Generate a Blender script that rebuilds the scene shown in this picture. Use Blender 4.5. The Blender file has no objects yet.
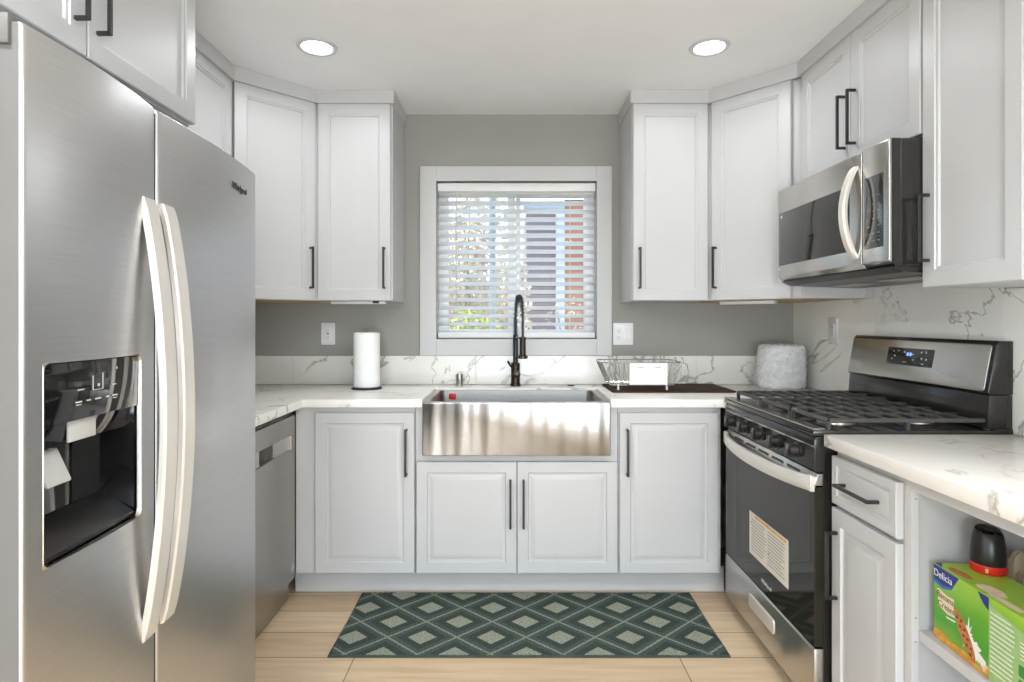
import bpy, bmesh, math, random
from mathutils import Matrix, Vector

random.seed(7)
S = bpy.context.scene
COL = S.collection
PI = math.pi

# ------------------------------------------------------------------ camera, world, lights, exposure
FPX = 585.0
CZ = 1.264
cam_data = bpy.data.cameras.new('camera')
cam_data.sensor_width = 36.0
cam_data.lens = FPX / 1024 * 36.0
cam_data.shift_y = -20.4 / 1024
cam_data.clip_start = 0.02
cam = bpy.data.objects.new('camera', cam_data)
cam.location = (0, 0, CZ)
cam.rotation_euler = (PI / 2, 0, 0)
COL.objects.link(cam)
S.camera = cam

S.view_settings.view_transform = 'Standard'
S.view_settings.look = 'None'
S.view_settings.exposure = 0.46
S.view_settings.gamma = 1.0
S.view_settings.use_curve_mapping = False

world = bpy.data.worlds.new('sky_world')
S.world = world
world.use_nodes = True
_n = world.node_tree.nodes
_sky = _n.new('ShaderNodeTexSky')
_sky.sky_type = 'NISHITA'
_sky.sun_disc = False
_sky.sun_elevation = math.radians(60)
_sky.sun_rotation = math.radians(0)
world.node_tree.links.new(_sky.outputs[0], _n['Background'].inputs[0])
_n['Background'].inputs[1].default_value = 0.42


def light(name, kind, loc, rot, energy, color, **kw):
    d = bpy.data.lights.new(name, kind)
    d.energy = energy
    d.color = color
    for k, v in kw.items():
        setattr(d, k, v)
    o = bpy.data.objects.new(name, d)
    o.location = loc
    o.rotation_euler = rot
    COL.objects.link(o)
    return o


light('sun', 'SUN', (0, 0, 8), (math.radians(-30), 0, math.radians(14)), 9.5, (1, .96, .90), angle=.01)
# added fill light, unseen, set in the opening behind the camera
light('rear_fill', 'AREA', (0.25, -2.93, 1.2), (PI / 2, 0, 0), 14, (.84, .92, 1.0), shape='RECTANGLE', size=2.2, size_y=2.0)
# second added fill light, tilted upward to brighten the ceiling
light('upward_fill', 'AREA', (0.25, -3.02, .55), (PI / 2 + math.radians(52), 0, 0), 78, (.86, .93, 1.0), shape='RECTANGLE', size=2.2, size_y=1.0)

ROOM_H = 2.411
XL, XR = -1.575, 1.575       # side walls
WY = 3.255                   # window wall
RY = -3.0                    # wall behind the camera


# ------------------------------------------------------------------ materials
def new_mat(name):
    m = bpy.data.materials.new(name)
    m.use_nodes = True
    nt = m.node_tree
    return m, nt, nt.nodes['Principled BSDF']


def nd(nt, typ, **kw):
    n = nt.nodes.new(typ)
    for k, v in kw.items():
        if k.startswith('i_'):
            key = k[2:]
            n.inputs[int(key) if key.isdigit() else key].default_value = v
        else:
            setattr(n, k, v)
    return n


def ramp(nt, stops):
    r = nt.nodes.new('ShaderNodeValToRGB')
    e = r.color_ramp.elements
    while len(e) < len(stops):
        e.new(.5)
    for el, (p, c) in zip(e, stops):
        el.position = p
        el.color = (*c, 1) if len(c) == 3 else c
    return r


def plain(name, color, rough=.5, metal=0, var=.04, scale=6, coat=0, spec=.5, bump=0, bscale=200, **kw):
    m, nt, b = new_mat(name)
    tc = nd(nt, 'ShaderNodeTexCoord')
    nz = nd(nt, 'ShaderNodeTexNoise')
    nz.inputs['Scale'].default_value = scale
    nz.inputs['Detail'].default_value = 3
    nt.links.new(tc.outputs['Object'], nz.inputs['Vector'])
    lo = tuple(max(0, c * (1 - var)) for c in color)
    hi = tuple(min(1, c * (1 + var)) for c in color)
    r = ramp(nt, [(.3, lo), (.7, hi)])
    nt.links.new(nz.outputs['Fac'], r.inputs['Fac'])
    nt.links.new(r.outputs['Color'], b.inputs['Base Color'])
    b.inputs['Roughness'].default_value = rough
    b.inputs['Metallic'].default_value = metal
    b.inputs['Coat Weight'].default_value = coat
    b.inputs['Specular IOR Level'].default_value = spec
    if bump:
        n2 = nd(nt, 'ShaderNodeTexNoise')
        n2.inputs['Scale'].default_value = bscale
        bp = nd(nt, 'ShaderNodeBump')
        bp.inputs['Strength'].default_value = bump
        bp.inputs['Distance'].default_value = .002
        nt.links.new(tc.outputs['Object'], n2.inputs['Vector'])
        nt.links.new(n2.outputs['Fac'], bp.inputs['Height'])
        nt.links.new(bp.outputs['Normal'], b.inputs['Normal'])
    for k, v in kw.items():
        b.inputs[k].default_value = v
    return m


def steel(name, color=(.60, .585, .565), rough=.27, scale=(2.0, 2.0, 260.0), bump=.10, wave=(2.6, 2.6, .25), wamt=.12):
    """Brushed stainless: fine grain stretched along the brushing direction."""
    m, nt, b = new_mat(name)
    tc = nd(nt, 'ShaderNodeTexCoord')
    mp = nd(nt, 'ShaderNodeMapping')
    mp.inputs['Scale'].default_value = scale
    nz = nd(nt, 'ShaderNodeTexNoise')
    nz.inputs['Scale'].default_value = 3
    nz.inputs['Detail'].default_value = 4
    nt.links.new(tc.outputs['Object'], mp.inputs['Vector'])
    nt.links.new(mp.outputs['Vector'], nz.inputs['Vector'])
    r = ramp(nt, [(.3, tuple(c * .93 for c in color)), (.7, tuple(min(1, c * 1.05) for c in color))])
    nt.links.new(nz.outputs['Fac'], r.inputs['Fac'])
    nt.links.new(r.outputs['Color'], b.inputs['Base Color'])
    b.inputs['Metallic'].default_value = 1
    b.inputs['Roughness'].default_value = rough
    bp = nd(nt, 'ShaderNodeBump')
    bp.inputs['Strength'].default_value = bump
    bp.inputs['Distance'].default_value = .001
    nt.links.new(nz.outputs['Fac'], bp.inputs['Height'])
    # slight waviness of the sheet itself
    m2 = nd(nt, 'ShaderNodeMapping')
    m2.inputs['Scale'].default_value = wave
    n2 = nd(nt, 'ShaderNodeTexNoise')
    n2.inputs['Scale'].default_value = 2.0
    n2.inputs['Detail'].default_value = 1
    b2 = nd(nt, 'ShaderNodeBump')
    b2.inputs['Strength'].default_value = wamt
    b2.inputs['Distance'].default_value = .05
    nt.links.new(tc.outputs['Object'], m2.inputs['Vector'])
    nt.links.new(m2.outputs['Vector'], n2.inputs['Vector'])
    nt.links.new(n2.outputs['Fac'], b2.inputs['Height'])
    nt.links.new(b2.outputs['Normal'], bp.inputs['Normal'])
    nt.links.new(bp.outputs['Normal'], b.inputs['Normal'])
    return m


def quartz(name, base, vein, seed=0.0, scale=1.1, width=.012, rough=.22):
    m, nt, b = new_mat(name)
    tc = nd(nt, 'ShaderNodeTexCoord')
    mp = nd(nt, 'ShaderNodeMapping')
    mp.inputs['Location'].default_value = (seed, seed * 1.7, seed * .6)
    nt.links.new(tc.outputs['Object'], mp.inputs['Vector'])
    n1 = nd(nt, 'ShaderNodeTexNoise')
    n1.inputs['Scale'].default_value = scale
    n1.inputs['Detail'].default_value = 6
    n1.inputs['Roughness'].default_value = .52
    n1.inputs['Distortion'].default_value = .9
    nt.links.new(mp.outputs['Vector'], n1.inputs['Vector'])
    sub = nd(nt, 'ShaderNodeMath', operation='SUBTRACT')
    sub.inputs[1].default_value = .5
    ab = nd(nt, 'ShaderNodeMath', operation='ABSOLUTE')
    nt.links.new(n1.outputs['Fac'], sub.inputs[0])
    nt.links.new(sub.outputs[0], ab.inputs[0])
    vr = nd(nt, 'ShaderNodeMapRange')
    vr.inputs['From Min'].default_value = 0
    vr.inputs['From Max'].default_value = width
    vr.inputs['To Min'].default_value = 1
    vr.inputs['To Max'].default_value = 0
    nt.links.new(ab.outputs[0], vr.inputs['Value'])
    n2 = nd(nt, 'ShaderNodeTexNoise')
    n2.inputs['Scale'].default_value = 2.3
    n2.inputs['Detail'].default_value = 3
    nt.links.new(mp.outputs['Vector'], n2.inputs['Vector'])
    mk = nd(nt, 'ShaderNodeMapRange')
    mk.inputs['From Min'].default_value = .40
    mk.inputs['From Max'].default_value = .56
    nt.links.new(n2.outputs['Fac'], mk.inputs['Value'])
    mul = nd(nt, 'ShaderNodeMath', operation='MULTIPLY')
    nt.links.new(vr.outputs[0], mul.inputs[0])
    nt.links.new(mk.outputs[0], mul.inputs[1])
    m8 = nd(nt, 'ShaderNodeMath', operation='MULTIPLY')
    m8.inputs[1].default_value = .75
    nt.links.new(mul.outputs[0], m8.inputs[0])
    n3 = nd(nt, 'ShaderNodeTexNoise')
    n3.inputs['Scale'].default_value = 1.6
    n3.inputs['Detail'].default_value = 5
    nt.links.new(mp.outputs['Vector'], n3.inputs['Vector'])
    r3 = ramp(nt, [(.35, tuple(c * .93 for c in base)), (.6, base)])
    nt.links.new(n3.outputs['Fac'], r3.inputs['Fac'])
    mx = nd(nt, 'ShaderNodeMix', data_type='RGBA')
    nt.links.new(m8.outputs[0], mx.inputs[0])
    nt.links.new(r3.outputs['Color'], mx.inputs[6])
    mx.inputs[7].default_value = (*vein, 1)
    nt.links.new(mx.outputs[2], b.inputs['Base Color'])
    b.inputs['Roughness'].default_value = rough
    return m


def floor_mat():
    m, nt, b = new_mat('oak_planks')
    tc = nd(nt, 'ShaderNodeTexCoord')
    mp = nd(nt, 'ShaderNodeMapping')
    mp.inputs['Location'].default_value = (0.14, -2.370 + .175 * 14, 0)
    nt.links.new(tc.outputs['Object'], mp.inputs['Vector'])
    br = nd(nt, 'ShaderNodeTexBrick')
    br.offset = .37
    br.inputs['Scale'].default_value = 1
    br.inputs['Brick Width'].default_value = 1.22
    br.inputs['Row Height'].default_value = .175
    br.inputs['Mortar Size'].default_value = .0022
    br.inputs['Mortar Smooth'].default_value = .2
    br.inputs['Color1'].default_value = (.62, .455, .285, 1)
    br.inputs['Color2'].default_value = (.72, .555, .37, 1)
    br.inputs['Mortar'].default_value = (.20, .13, .07, 1)
    nt.links.new(mp.outputs['Vector'], br.inputs['Vector'])
    mp2 = nd(nt, 'ShaderNodeMapping')
    mp2.inputs['Scale'].default_value = (1.3, 16, 1)
    nt.links.new(tc.outputs['Object'], mp2.inputs['Vector'])
    nz = nd(nt, 'ShaderNodeTexNoise')
    nz.inputs['Scale'].default_value = 2.2
    nz.inputs['Detail'].default_value = 6
    nz.inputs['Distortion'].default_value = .5
    nt.links.new(mp2.outputs['Vector'], nz.inputs['Vector'])
    r = ramp(nt, [(.3, (.84, .81, .77)), (.62, (1.05, 1.05, 1.05))])
    nt.links.new(nz.outputs['Fac'], r.inputs['Fac'])
    mx = nd(nt, 'ShaderNodeMix', data_type='RGBA', blend_type='MULTIPLY')
    mx.inputs[0].default_value = .8
    nt.links.new(br.outputs['Color'], mx.inputs[6])
    nt.links.new(r.outputs['Color'], mx.inputs[7])
    nt.links.new(mx.outputs[2], b.inputs['Base Color'])
    b.inputs['Roughness'].default_value = .42
    return m


def rug_mat():
    m, nt, b = new_mat('rug_weave')
    tc = nd(nt, 'ShaderNodeTexCoord')
    sp = nd(nt, 'ShaderNodeSeparateXYZ')
    nt.links.new(tc.outputs['Object'], sp.inputs[0])

    def mth(op, a, bb=None):
        n = nd(nt, 'ShaderNodeMath', operation=op)
        for i, v in enumerate((a, bb)):
            if v is None:
                continue
            if isinstance(v, (int, float)):
                n.inputs[i].default_value = v
            else:
                nt.links.new(v, n.inputs[i])
        return n.outputs[0]
    u = mth('DIVIDE', mth('ADD', sp.outputs['X'], .146 + 10 * .275), .275)
    v = mth('DIVIDE', mth('ADD', sp.outputs['Y'], -.116 + 10 * .240), .240)
    p = mth('FRACT', mth('ADD', u, v))
    q = mth('FRACT', mth('ADD', mth('SUBTRACT', u, v), 20))
    # distance from the centre of each lozenge (0 at centre, .5 at the lattice line)
    dp = mth('ABSOLUTE', mth('SUBTRACT', mth('FRACT', mth('ADD', p, .5)), .5))
    dq = mth('ABSOLUTE', mth('SUBTRACT', mth('FRACT', mth('ADD', q, .5)), .5))
    d = mth('MAXIMUM', dp, dq)
    rp = ramp(nt, [(0, (.30, .315, .245)), (.205, (.30, .315, .245)), (.215, (.052, .070, .058)), (.36, (.052, .070, .058)),
                   (.37, (.075, .100, .086)), (.470, (.075, .100, .086)), (.478, (.24, .265, .215)), (1, (.24, .265, .215))])
    rp.color_ramp.interpolation = 'LINEAR'
    nt.links.new(d, rp.inputs['Fac'])
    nz = nd(nt, 'ShaderNodeTexNoise')
    nz.inputs['Scale'].default_value = 170
    nz.inputs['Detail'].default_value = 2
    nt.links.new(tc.outputs['Object'], nz.inputs['Vector'])
    r2 = ramp(nt, [(.3, (.55, .55, .55)), (.7, (1.45, 1.45, 1.45))])
    nt.links.new(nz.outputs['Fac'], r2.inputs['Fac'])
    mx = nd(nt, 'ShaderNodeMix', data_type='RGBA', blend_type='MULTIPLY')
    mx.inputs[0].default_value = 1
    nt.links.new(rp.outputs['Color'], mx.inputs[6])
    nt.links.new(r2.outputs['Color'], mx.inputs[7])
    nt.links.new(mx.outputs[2], b.inputs['Base Color'])
    b.inputs['Roughness'].default_value = .95
    b.inputs['Specular IOR Level'].default_value = .1
    return m


def glass_mat(name, tint=(1, 1, 1), refl=.06, rough=.0):
    m, nt, b = new_mat(name)
    nt.nodes.remove(b)
    out = nt.nodes['Material Output']
    tr = nd(nt, 'ShaderNodeBsdfTransparent')
    tr.inputs[0].default_value = (*tint, 1)
    gl = nd(nt, 'ShaderNodeBsdfGlossy')
    gl.inputs['Roughness'].default_value = rough
    fr = nd(nt, 'ShaderNodeFresnel')
    fr.inputs['IOR'].default_value = 1.3 + refl
    mx = nd(nt, 'ShaderNodeMixShader')
    nt.links.new(fr.outputs[0], mx.inputs[0])
    nt.links.new(tr.outputs[0], mx.inputs[1])
    nt.links.new(gl.outputs[0], mx.inputs[2])
    nt.links.new(mx.outputs[0], out.inputs['Surface'])
    return m


def film_mat():
    m, nt, b = new_mat('clear_plastic_film')
    nt.nodes.remove(b)
    out = nt.nodes['Material Output']
    tr = nd(nt, 'ShaderNodeBsdfTransparent')
    tr.inputs[0].default_value = (.99, .99, .99, 1)
    pr = nd(nt, 'ShaderNodeBsdfPrincipled')
    pr.inputs['Base Color'].default_value = (.92, .92, .92, 1)
    pr.inputs['Roughness'].default_value = .12
    wn = nd(nt, 'ShaderNodeTexNoise')
    wn.inputs['Scale'].default_value = 24
    wn.inputs['Detail'].default_value = 2
    wn.inputs['Distortion'].default_value = 1.2
    bp = nd(nt, 'ShaderNodeBump')
    bp.inputs['Strength'].default_value = .8
    bp.inputs['Distance'].default_value = .012
    nt.links.new(wn.outputs['Fac'], bp.inputs['Height'])
    nt.links.new(bp.outputs['Normal'], pr.inputs['Normal'])
    mx = nd(nt, 'ShaderNodeMixShader')
    nz = nd(nt, 'ShaderNodeTexNoise')
    nz.inputs['Scale'].default_value = 9
    nz.inputs['Detail'].default_value = 3
    r = ramp(nt, [(.35, (.16, .16, .16)), (.75, (.46, .46, .46))])
    nt.links.new(nz.outputs['Fac'], r.inputs['Fac'])
    nt.links.new(r.outputs['Color'], mx.inputs[0])
    nt.links.new(tr.outputs[0], mx.inputs[1])
    nt.links.new(pr.outputs[0], mx.inputs[2])
    nt.links.new(mx.outputs[0], out.inputs['Surface'])
    return m


def emit_mat(name, color, strength):
    m, nt, b = new_mat(name)
    b.inputs['Base Color'].default_value = (*color, 1)
    b.inputs['Emission Color'].default_value = (*color, 1)
    b.inputs['Emission Strength'].default_value = strength
    return m


def slat_mat():
    m, nt, b = new_mat('blind_white')
    out = nt.nodes['Material Output']
    b.inputs['Base Color'].default_value = (.9, .9, .88, 1)
    b.inputs['Roughness'].default_value = .4
    tl = nd(nt, 'ShaderNodeBsdfTranslucent')
    tl.inputs[0].default_value = (.98, .98, .97, 1)
    mx = nd(nt, 'ShaderNodeMixShader')
    mx.inputs[0].default_value = .78
    nt.links.new(b.outputs[0], mx.inputs[1])
    nt.links.new(tl.outputs[0], mx.inputs[2])
    nt.links.new(mx.outputs[0], out.inputs['Surface'])
    return m


def leaf_mat(name, color, var=.4, scale=5):
    m = plain(name, color, .6, var=var, scale=scale)
    nt = m.node_tree
    b = nt.nodes['Principled BSDF']
    out = nt.nodes['Material Output']
    tl = nd(nt, 'ShaderNodeBsdfTranslucent')
    nt.links.new(b.inputs['Base Color'].links[0].from_socket, tl.inputs[0])
    mx = nd(nt, 'ShaderNodeMixShader')
    mx.inputs[0].default_value = .5
    nt.links.new(b.outputs[0], mx.inputs[1])
    nt.links.new(tl.outputs[0], mx.inputs[2])
    nt.links.new(mx.outputs[0], out.inputs['Surface'])
    return m


def siding_mat(name, color, pitch=.12, axis='Z'):
    m, nt, b = new_mat(name)
    tc = nd(nt, 'ShaderNodeTexCoord')
    wv = nd(nt, 'ShaderNodeTexWave')
    wv.wave_type = 'BANDS'
    wv.bands_direction = axis
    wv.wave_profile = 'SAW'
    wv.inputs['Scale'].default_value = .314 / pitch
    nt.links.new(tc.outputs['Object'], wv.inputs['Vector'])
    r = ramp(nt, [(0, tuple(c * .45 for c in color)), (.08, color), (1, tuple(c * 1.05 for c in color))])
    nt.links.new(wv.outputs['Fac'], r.inputs['Fac'])
    nt.links.new(r.outputs['Color'], b.inputs['Base Color'])
    b.inputs['Roughness'].default_value = .8
    return m


MT = {
    'cab': plain('cabinet_white', (.565, .563, .558), .38, var=.01),
    'cab_in': plain('cabinet_inside_grey', (.50, .505, .51), .5, var=.05, scale=3),
    'wood': plain('raw_cabinet_underside', (.52, .38, .20), .6, var=.15, scale=10),
    'wall': plain('grey_wall_paint', (.33, .322, .295), .7, var=.015, bump=.08),
    'wall_white': plain('white_wall_paint', (.86, .86, .86), .7, var=.015, bump=.08),
    'ceil': plain('ceiling_paint', (.86, .86, .86), .85, var=.015, bump=.25, bscale=90),
    'trim': plain('trim_white', (.575, .573, .567), .4, var=.01),
    'black': plain('matte_black_metal', (.018, .018, .019), .38, var=.1),
    'blackg': plain('gloss_black_glass', (.008, .008, .008), .06, var=.1, coat=.5),
    'oven_glass': plain('oven_door_glass', (.020, .017, .013), .05, var=.1, spec=.36),
    'blackp': plain('black_plastic', (.016, .015, .014), .3, var=.1),
    'enamel': plain('black_enamel', (.02, .018, .016), .16, var=.1),
    'iron': plain('cast_iron', (.06, .057, .054), .30, var=.2, scale=40, bump=.2),
    'steel': steel('fridge_steel', (.60, .60, .60), rough=.36),
    'steel_side': plain('fridge_side_grey', (.13, .124, .116), .5, var=.03),
    'steel_sink': steel('sink_steel', (.40, .39, .375), .27, (2, 2, 260), .25, (5, 5, .2), .4),
    'steel_in': steel('sink_basin_steel', (.50, .48, .46), .34, (40, 40, 40), .05),
    'steel_app': steel('appliance_steel', (.58, .56, .53), .26, (2, 2, 260), .1),
    'steel_dw': steel('dishwasher_steel', (.42, .40, .375), .3, (2, 2, 260), .1),
    'handle_steel': plain('pale_satin_handle', (.80, .755, .69), .40, metal=.45, var=.02),
    'chrome': plain('chrome_wire', (.62, .62, .6), .18, metal=1, var=.02),
    'nickel': plain('brushed_nickel', (.42, .39, .35), .3, metal=1, var=.05),
    'bronze': plain('dark_bronze', (.040, .030, .022), .26, metal=.7, var=.2),
    'gunmetal': plain('dark_hose_metal', (.05, .055, .06), .3, metal=.8, var=.2),
    'quartz': quartz('quartz_counter', (.92, .895, .835), (.34, .30, .26), 3.1, 1.6, .012, .2),
    'quartz_r': quartz('quartz_counter_light', (.90, .855, .785), (.38, .31, .24), 9.4, 1.8, .012, .2),
    'splash_b': quartz('marble_strip', (.86, .835, .78), (.24, .22, .19), 11.3, 2.6, .016, .22),
    'splash': quartz('marble_splash', (.90, .885, .83), (.24, .22, .20), 5.3, 1.9, .009, .22),
    'floor': floor_mat(),
    'rug': rug_mat(),
    'rug_edge': plain('rug_binding', (.04, .065, .055), .9, var=.2, scale=80),
    'glass': glass_mat('window_glass', (.93, .97, .97)),
    'film': film_mat(),
    'lamp': emit_mat('downlight_lens', (1, .97, .92), 9),
    'slat': slat_mat(),
    'vinyl': plain('white_vinyl', (.85, .86, .87), .35, var=.01),
    'paper': plain('white_paper_towel', (.92, .92, .91), .9, var=.02, scale=60, bump=.3, bscale=120),
    'plastic_w': plain('white_plastic', (.82, .82, .81), .35, var=.01),
    'plastic_g': plain('pale_grey_plastic', (.55, .54, .51), .35, var=.03),
    'slot': plain('outlet_slot_grey', (.22, .22, .21), .5, var=.02),
    'mat': plain('dark_brown_mat', (.060, .034, .020), .75, var=.3, scale=14, spec=.15),
    'red': plain('red_plastic', (.62, .022, .015), .3, var=.05),
    'can_red': plain('red_can', (.55, .02, .015), .25, var=.05),
    'gold': plain('gold_band', (.75, .45, .12), .3, var=.05),
    'navy': plain('navy_print', (.018, .022, .20), .35, var=.1),
    'blue': plain('blue_print', (.02, .13, .42), .35, var=.1),
    'cream': plain('cream_print', (.78, .66, .46), .4, var=.06, scale=60),
    'white_p': plain('white_print', (.85, .84, .78), .4, var=.05, scale=60),
    'brown_p': plain('brown_print', (.14, .055, .02), .4, var=.1),
    'cookie': plain('cookie_print', (.50, .17, .045), .45, var=.3, scale=90),
    'choc': plain('chocolate_print', (.12, .035, .015), .45, var=.1),
    'orange_p': plain('orange_print', (.70, .33, .04), .4, var=.25, scale=60),
    'pale_green': plain('pale_green_print', (.33, .52, .20), .4, var=.08, scale=50),
    'green_d': plain('deep_green_print', (.035, .22, .03), .4, var=.1),
    'label_paper': plain('label_paper', (.74, .70, .60), .5, var=.04, scale=80),
    'label_ink': plain('label_ink', (.36, .33, .27), .6, var=.2, scale=120),
    'blue_led': emit_mat('blue_display', (.12, .25, .9), 1.6),
    'icon': plain('pale_icon_print', (.62, .62, .6), .4, var=.02),
    'bag': film_mat(),
    'ground': plain('outdoor_ground', (.34, .30, .25), .9, var=.2, scale=3),
    'siding': siding_mat('mauve_siding', (.36, .26, .27), .14),
    'siding_red': siding_mat('rust_siding', (.58, .25, .14), .10),
    'roof': plain('grey_roof', (.30, .26, .23), .9, var=.2, scale=20),
    'eave': plain('pale_blue_fascia', (.50, .58, .66), .6, var=.03),
    'fence': siding_mat('pale_fence', (.42, .45, .44), .15, 'X'),
    'leaf': leaf_mat('shrub_leaf', (.42, .50, .10)),
    'blossom': leaf_mat('pale_blossom', (.74, .64, .50), .3, 7),
    'twig': plain('shrub_twig', (.30, .23, .17), .85, var=.3, scale=20),
}


def carton_green():
    m, nt, b = new_mat('carton_green')
    tc = nd(nt, 'ShaderNodeTexCoord')
    sp = nd(nt, 'ShaderNodeSeparateXYZ')
    nt.links.new(tc.outputs['Object'], sp.inputs[0])
    nz = nd(nt, 'ShaderNodeTexNoise')
    nz.inputs['Scale'].default_value = 9
    nt.links.new(tc.outputs['Object'], nz.inputs['Vector'])
    ad = nd(nt, 'ShaderNodeMath', operation='MULTIPLY_ADD')
    ad.inputs[1].default_value = .05
    nt.links.new(nz.outputs['Fac'], ad.inputs[0])
    nt.links.new(sp.outputs['Z'], ad.inputs[2])
    r = ramp(nt, [(.02, (.30, .46, .045)), (.08, (.07, .33, .03)), (.14, (.14, .40, .03)), (.20, (.34, .55, .05))])
    nt.links.new(ad.outputs[0], r.inputs['Fac'])
    nt.links.new(r.outputs['Color'], b.inputs['Base Color'])
    b.inputs['Roughness'].default_value = .32
    return m


MT['carton'] = carton_green()


# ------------------------------------------------------------------ mesh helpers
class MB:
    def __init__(self):
        self.bm = bmesh.new()

    def _merge(self, tmp):
        me = bpy.data.meshes.new('tmp')
        tmp.to_mesh(me)
        tmp.free()
        self.bm.from_mesh(me)
        bpy.data.meshes.remove(me)

    def box(self, x0, x1, y0, y1, z0, z1, bev=0, seg=2, mat=None):
        t = bmesh.new()
        bmesh.ops.create_cube(t, size=1)
        for v in t.verts:
            v.co = Vector(((x0 + x1) / 2 + v.co.x * (x1 - x0), (y0 + y1) / 2 + v.co.y * (y1 - y0), (z0 + z1) / 2 + v.co.z * (z1 - z0)))
        if bev:
            bmesh.ops.bevel(t, geom=list(t.edges), offset=bev, segments=seg, affect='EDGES', profile=.5)
        if mat is not None:
            bmesh.ops.transform(t, matrix=mat, verts=t.verts)
        self._merge(t)
        return self

    def prism(self, pts, a, b, axis='z', bev=0, seg=2, mat=None):
        t = bmesh.new()

        def P(u, v, w):
            return (u, v, w) if axis == 'z' else ((u, w, v) if axis == 'y' else (w, u, v))
        lo = [t.verts.new(P(u, v, a)) for u, v in pts]
        hi = [t.verts.new(P(u, v, b)) for u, v in pts]
        t.faces.new(lo)
        t.faces.new(hi)
        n = len(pts)
        for i in range(n):
            t.faces.new((lo[i], lo[(i + 1) % n], hi[(i + 1) % n], hi[i]))
        bmesh.ops.recalc_face_normals(t, faces=t.faces)
        if bev:
            bmesh.ops.bevel(t, geom=list(t.edges), offset=bev, segments=seg, affect='EDGES', profile=.5)
        if mat is not None:
            bmesh.ops.transform(t, matrix=mat, verts=t.verts)
        self._merge(t)
        return self

    def cyl(self, a, b, r, r2=None, n=24):
        a, b = Vector(a), Vector(b)
        return self.loft([(a, r), (b, r if r2 is None else r2)], n)

    def loft(self, rings, n=20, cap=True):
        """rings: list of (centre, radius) swept along their own polyline."""
        bm = self.bm
        pts = [Vector(p) for p, _ in rings]
        prev = None
        loops = []
        for i, (p, r) in enumerate(rings):
            d = (pts[min(i + 1, len(pts) - 1)] - pts[max(i - 1, 0)])
            if d.length < 1e-9:
                d = Vector((0, 0, 1))
            d.normalize()
            if prev is None:
                up = Vector((0, 0, 1)) if abs(d.z) < .9 else Vector((1, 0, 0))
                x = up.cross(d).normalized()
            else:
                x = (prev - d * prev.dot(d)).normalized()
            prev = x
            y = d.cross(x)
            loops.append([bm.verts.new(Vector(p) + (x * math.cos(2 * PI * k / n) + y * math.sin(2 * PI * k / n)) * r) for k in range(n)])
        for A, B in zip(loops, loops[1:]):
            for k in range(n):
                bm.faces.new((A[k], A[(k + 1) % n], B[(k + 1) % n], B[k]))
        if cap:
            bm.faces.new(loops[0][::-1])
            bm.faces.new(loops[-1])
        return self

    def tube(self, pts, r, n=8, closed=False):
        if closed:
            pts = list(pts) + [pts[0], pts[1]]
        return self.loft([(p, r) for p in pts], n, cap=not closed)

    def lathe(self, prof, c=(0, 0), n=32):
        """profile (r, z) about a vertical axis at c."""
        bm = self.bm
        loops = []
        for r, z in prof:
            if r < 1e-6:
                loops.append([bm.verts.new((c[0], c[1], z))])
            else:
                loops.append([bm.verts.new((c[0] + r * math.cos(2 * PI * k / n), c[1] + r * math.sin(2 * PI * k / n), z)) for k in range(n)])
        for A, B in zip(loops, loops[1:]):
            for k in range(n):
                k2 = (k + 1) % n
                if len(A) == 1 and len(B) == 1:
                    continue
                if len(A) == 1:
                    bm.faces.new((A[0], B[k], B[k2]))
                elif len(B) == 1:
                    bm.faces.new((A[k], A[k2], B[0]))
                else:
                    bm.faces.new((A[k], A[k2], B[k2], B[k]))
        return self

    def door(self, x0, x1, z0, z1, rings, back=.019, y=0):
        """slab whose front (facing -y) is shaped by concentric (inset, depth) rings."""
        bm = self.bm
        loops = []
        for ins, dy in [(0, back)] + rings:
            loops.append([bm.verts.new((px, y + dy, pz)) for px, pz in ((x0 + ins, z0 + ins), (x1 - ins, z0 + ins), (x1 - ins, z1 - ins), (x0 + ins, z1 - ins))])
        bm.faces.new(loops[0])
        for A, B in zip(loops, loops[1:]):
            for k in range(4):
                bm.faces.new((A[k], A[(k + 1) % 4], B[(k + 1) % 4], B[k]))
        bm.faces.new(loops[-1])
        return self

    def bar_pull(self, x, z, length, vertical=True, stand=.036, t=.0095, y=0):
        h = length / 2
        if vertical:
            self.box(x - t / 2, x + t / 2, y - stand, y - stand + t, z - h, z + h, .0012, 1)
            for s in (-1, 1):
                c = z + s * (h - t / 2)
                self.box(x - t / 2, x + t / 2, y - stand + t * .5, y, c - t / 2, c + t / 2, .0008, 1)
        else:
            self.box(x - h, x + h, y - stand, y - stand + t, z - t / 2, z + t / 2, .0012, 1)
            for s in (-1, 1):
                c = x + s * (h - t / 2)
                self.box(c - t / 2, c + t / 2, y - stand + t * .5, y, z - t / 2, z + t / 2, .0008, 1)
        return self

    def quad(self, *pts):
        self.bm.faces.new([self.bm.verts.new(p) for p in pts])
        return self

    def text(self, body, size, mat, depth=.0005, align='CENTER'):
        cu = bpy.data.curves.new('txt', 'FONT')
        cu.body = body
        cu.size = size
        cu.extrude = depth
        cu.align_x = align
        cu.align_y = 'CENTER'
        o = bpy.data.objects.new('txt', cu)
        COL.objects.link(o)
        dg = bpy.context.evaluated_depsgraph_get()
        me = bpy.data.meshes.new_from_object(o.evaluated_get(dg))
        me.transform(mat)
        self.bm.from_mesh(me)
        bpy.data.objects.remove(o)
        bpy.data.curves.remove(cu)
        bpy.data.meshes.remove(me)
        return self


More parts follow.
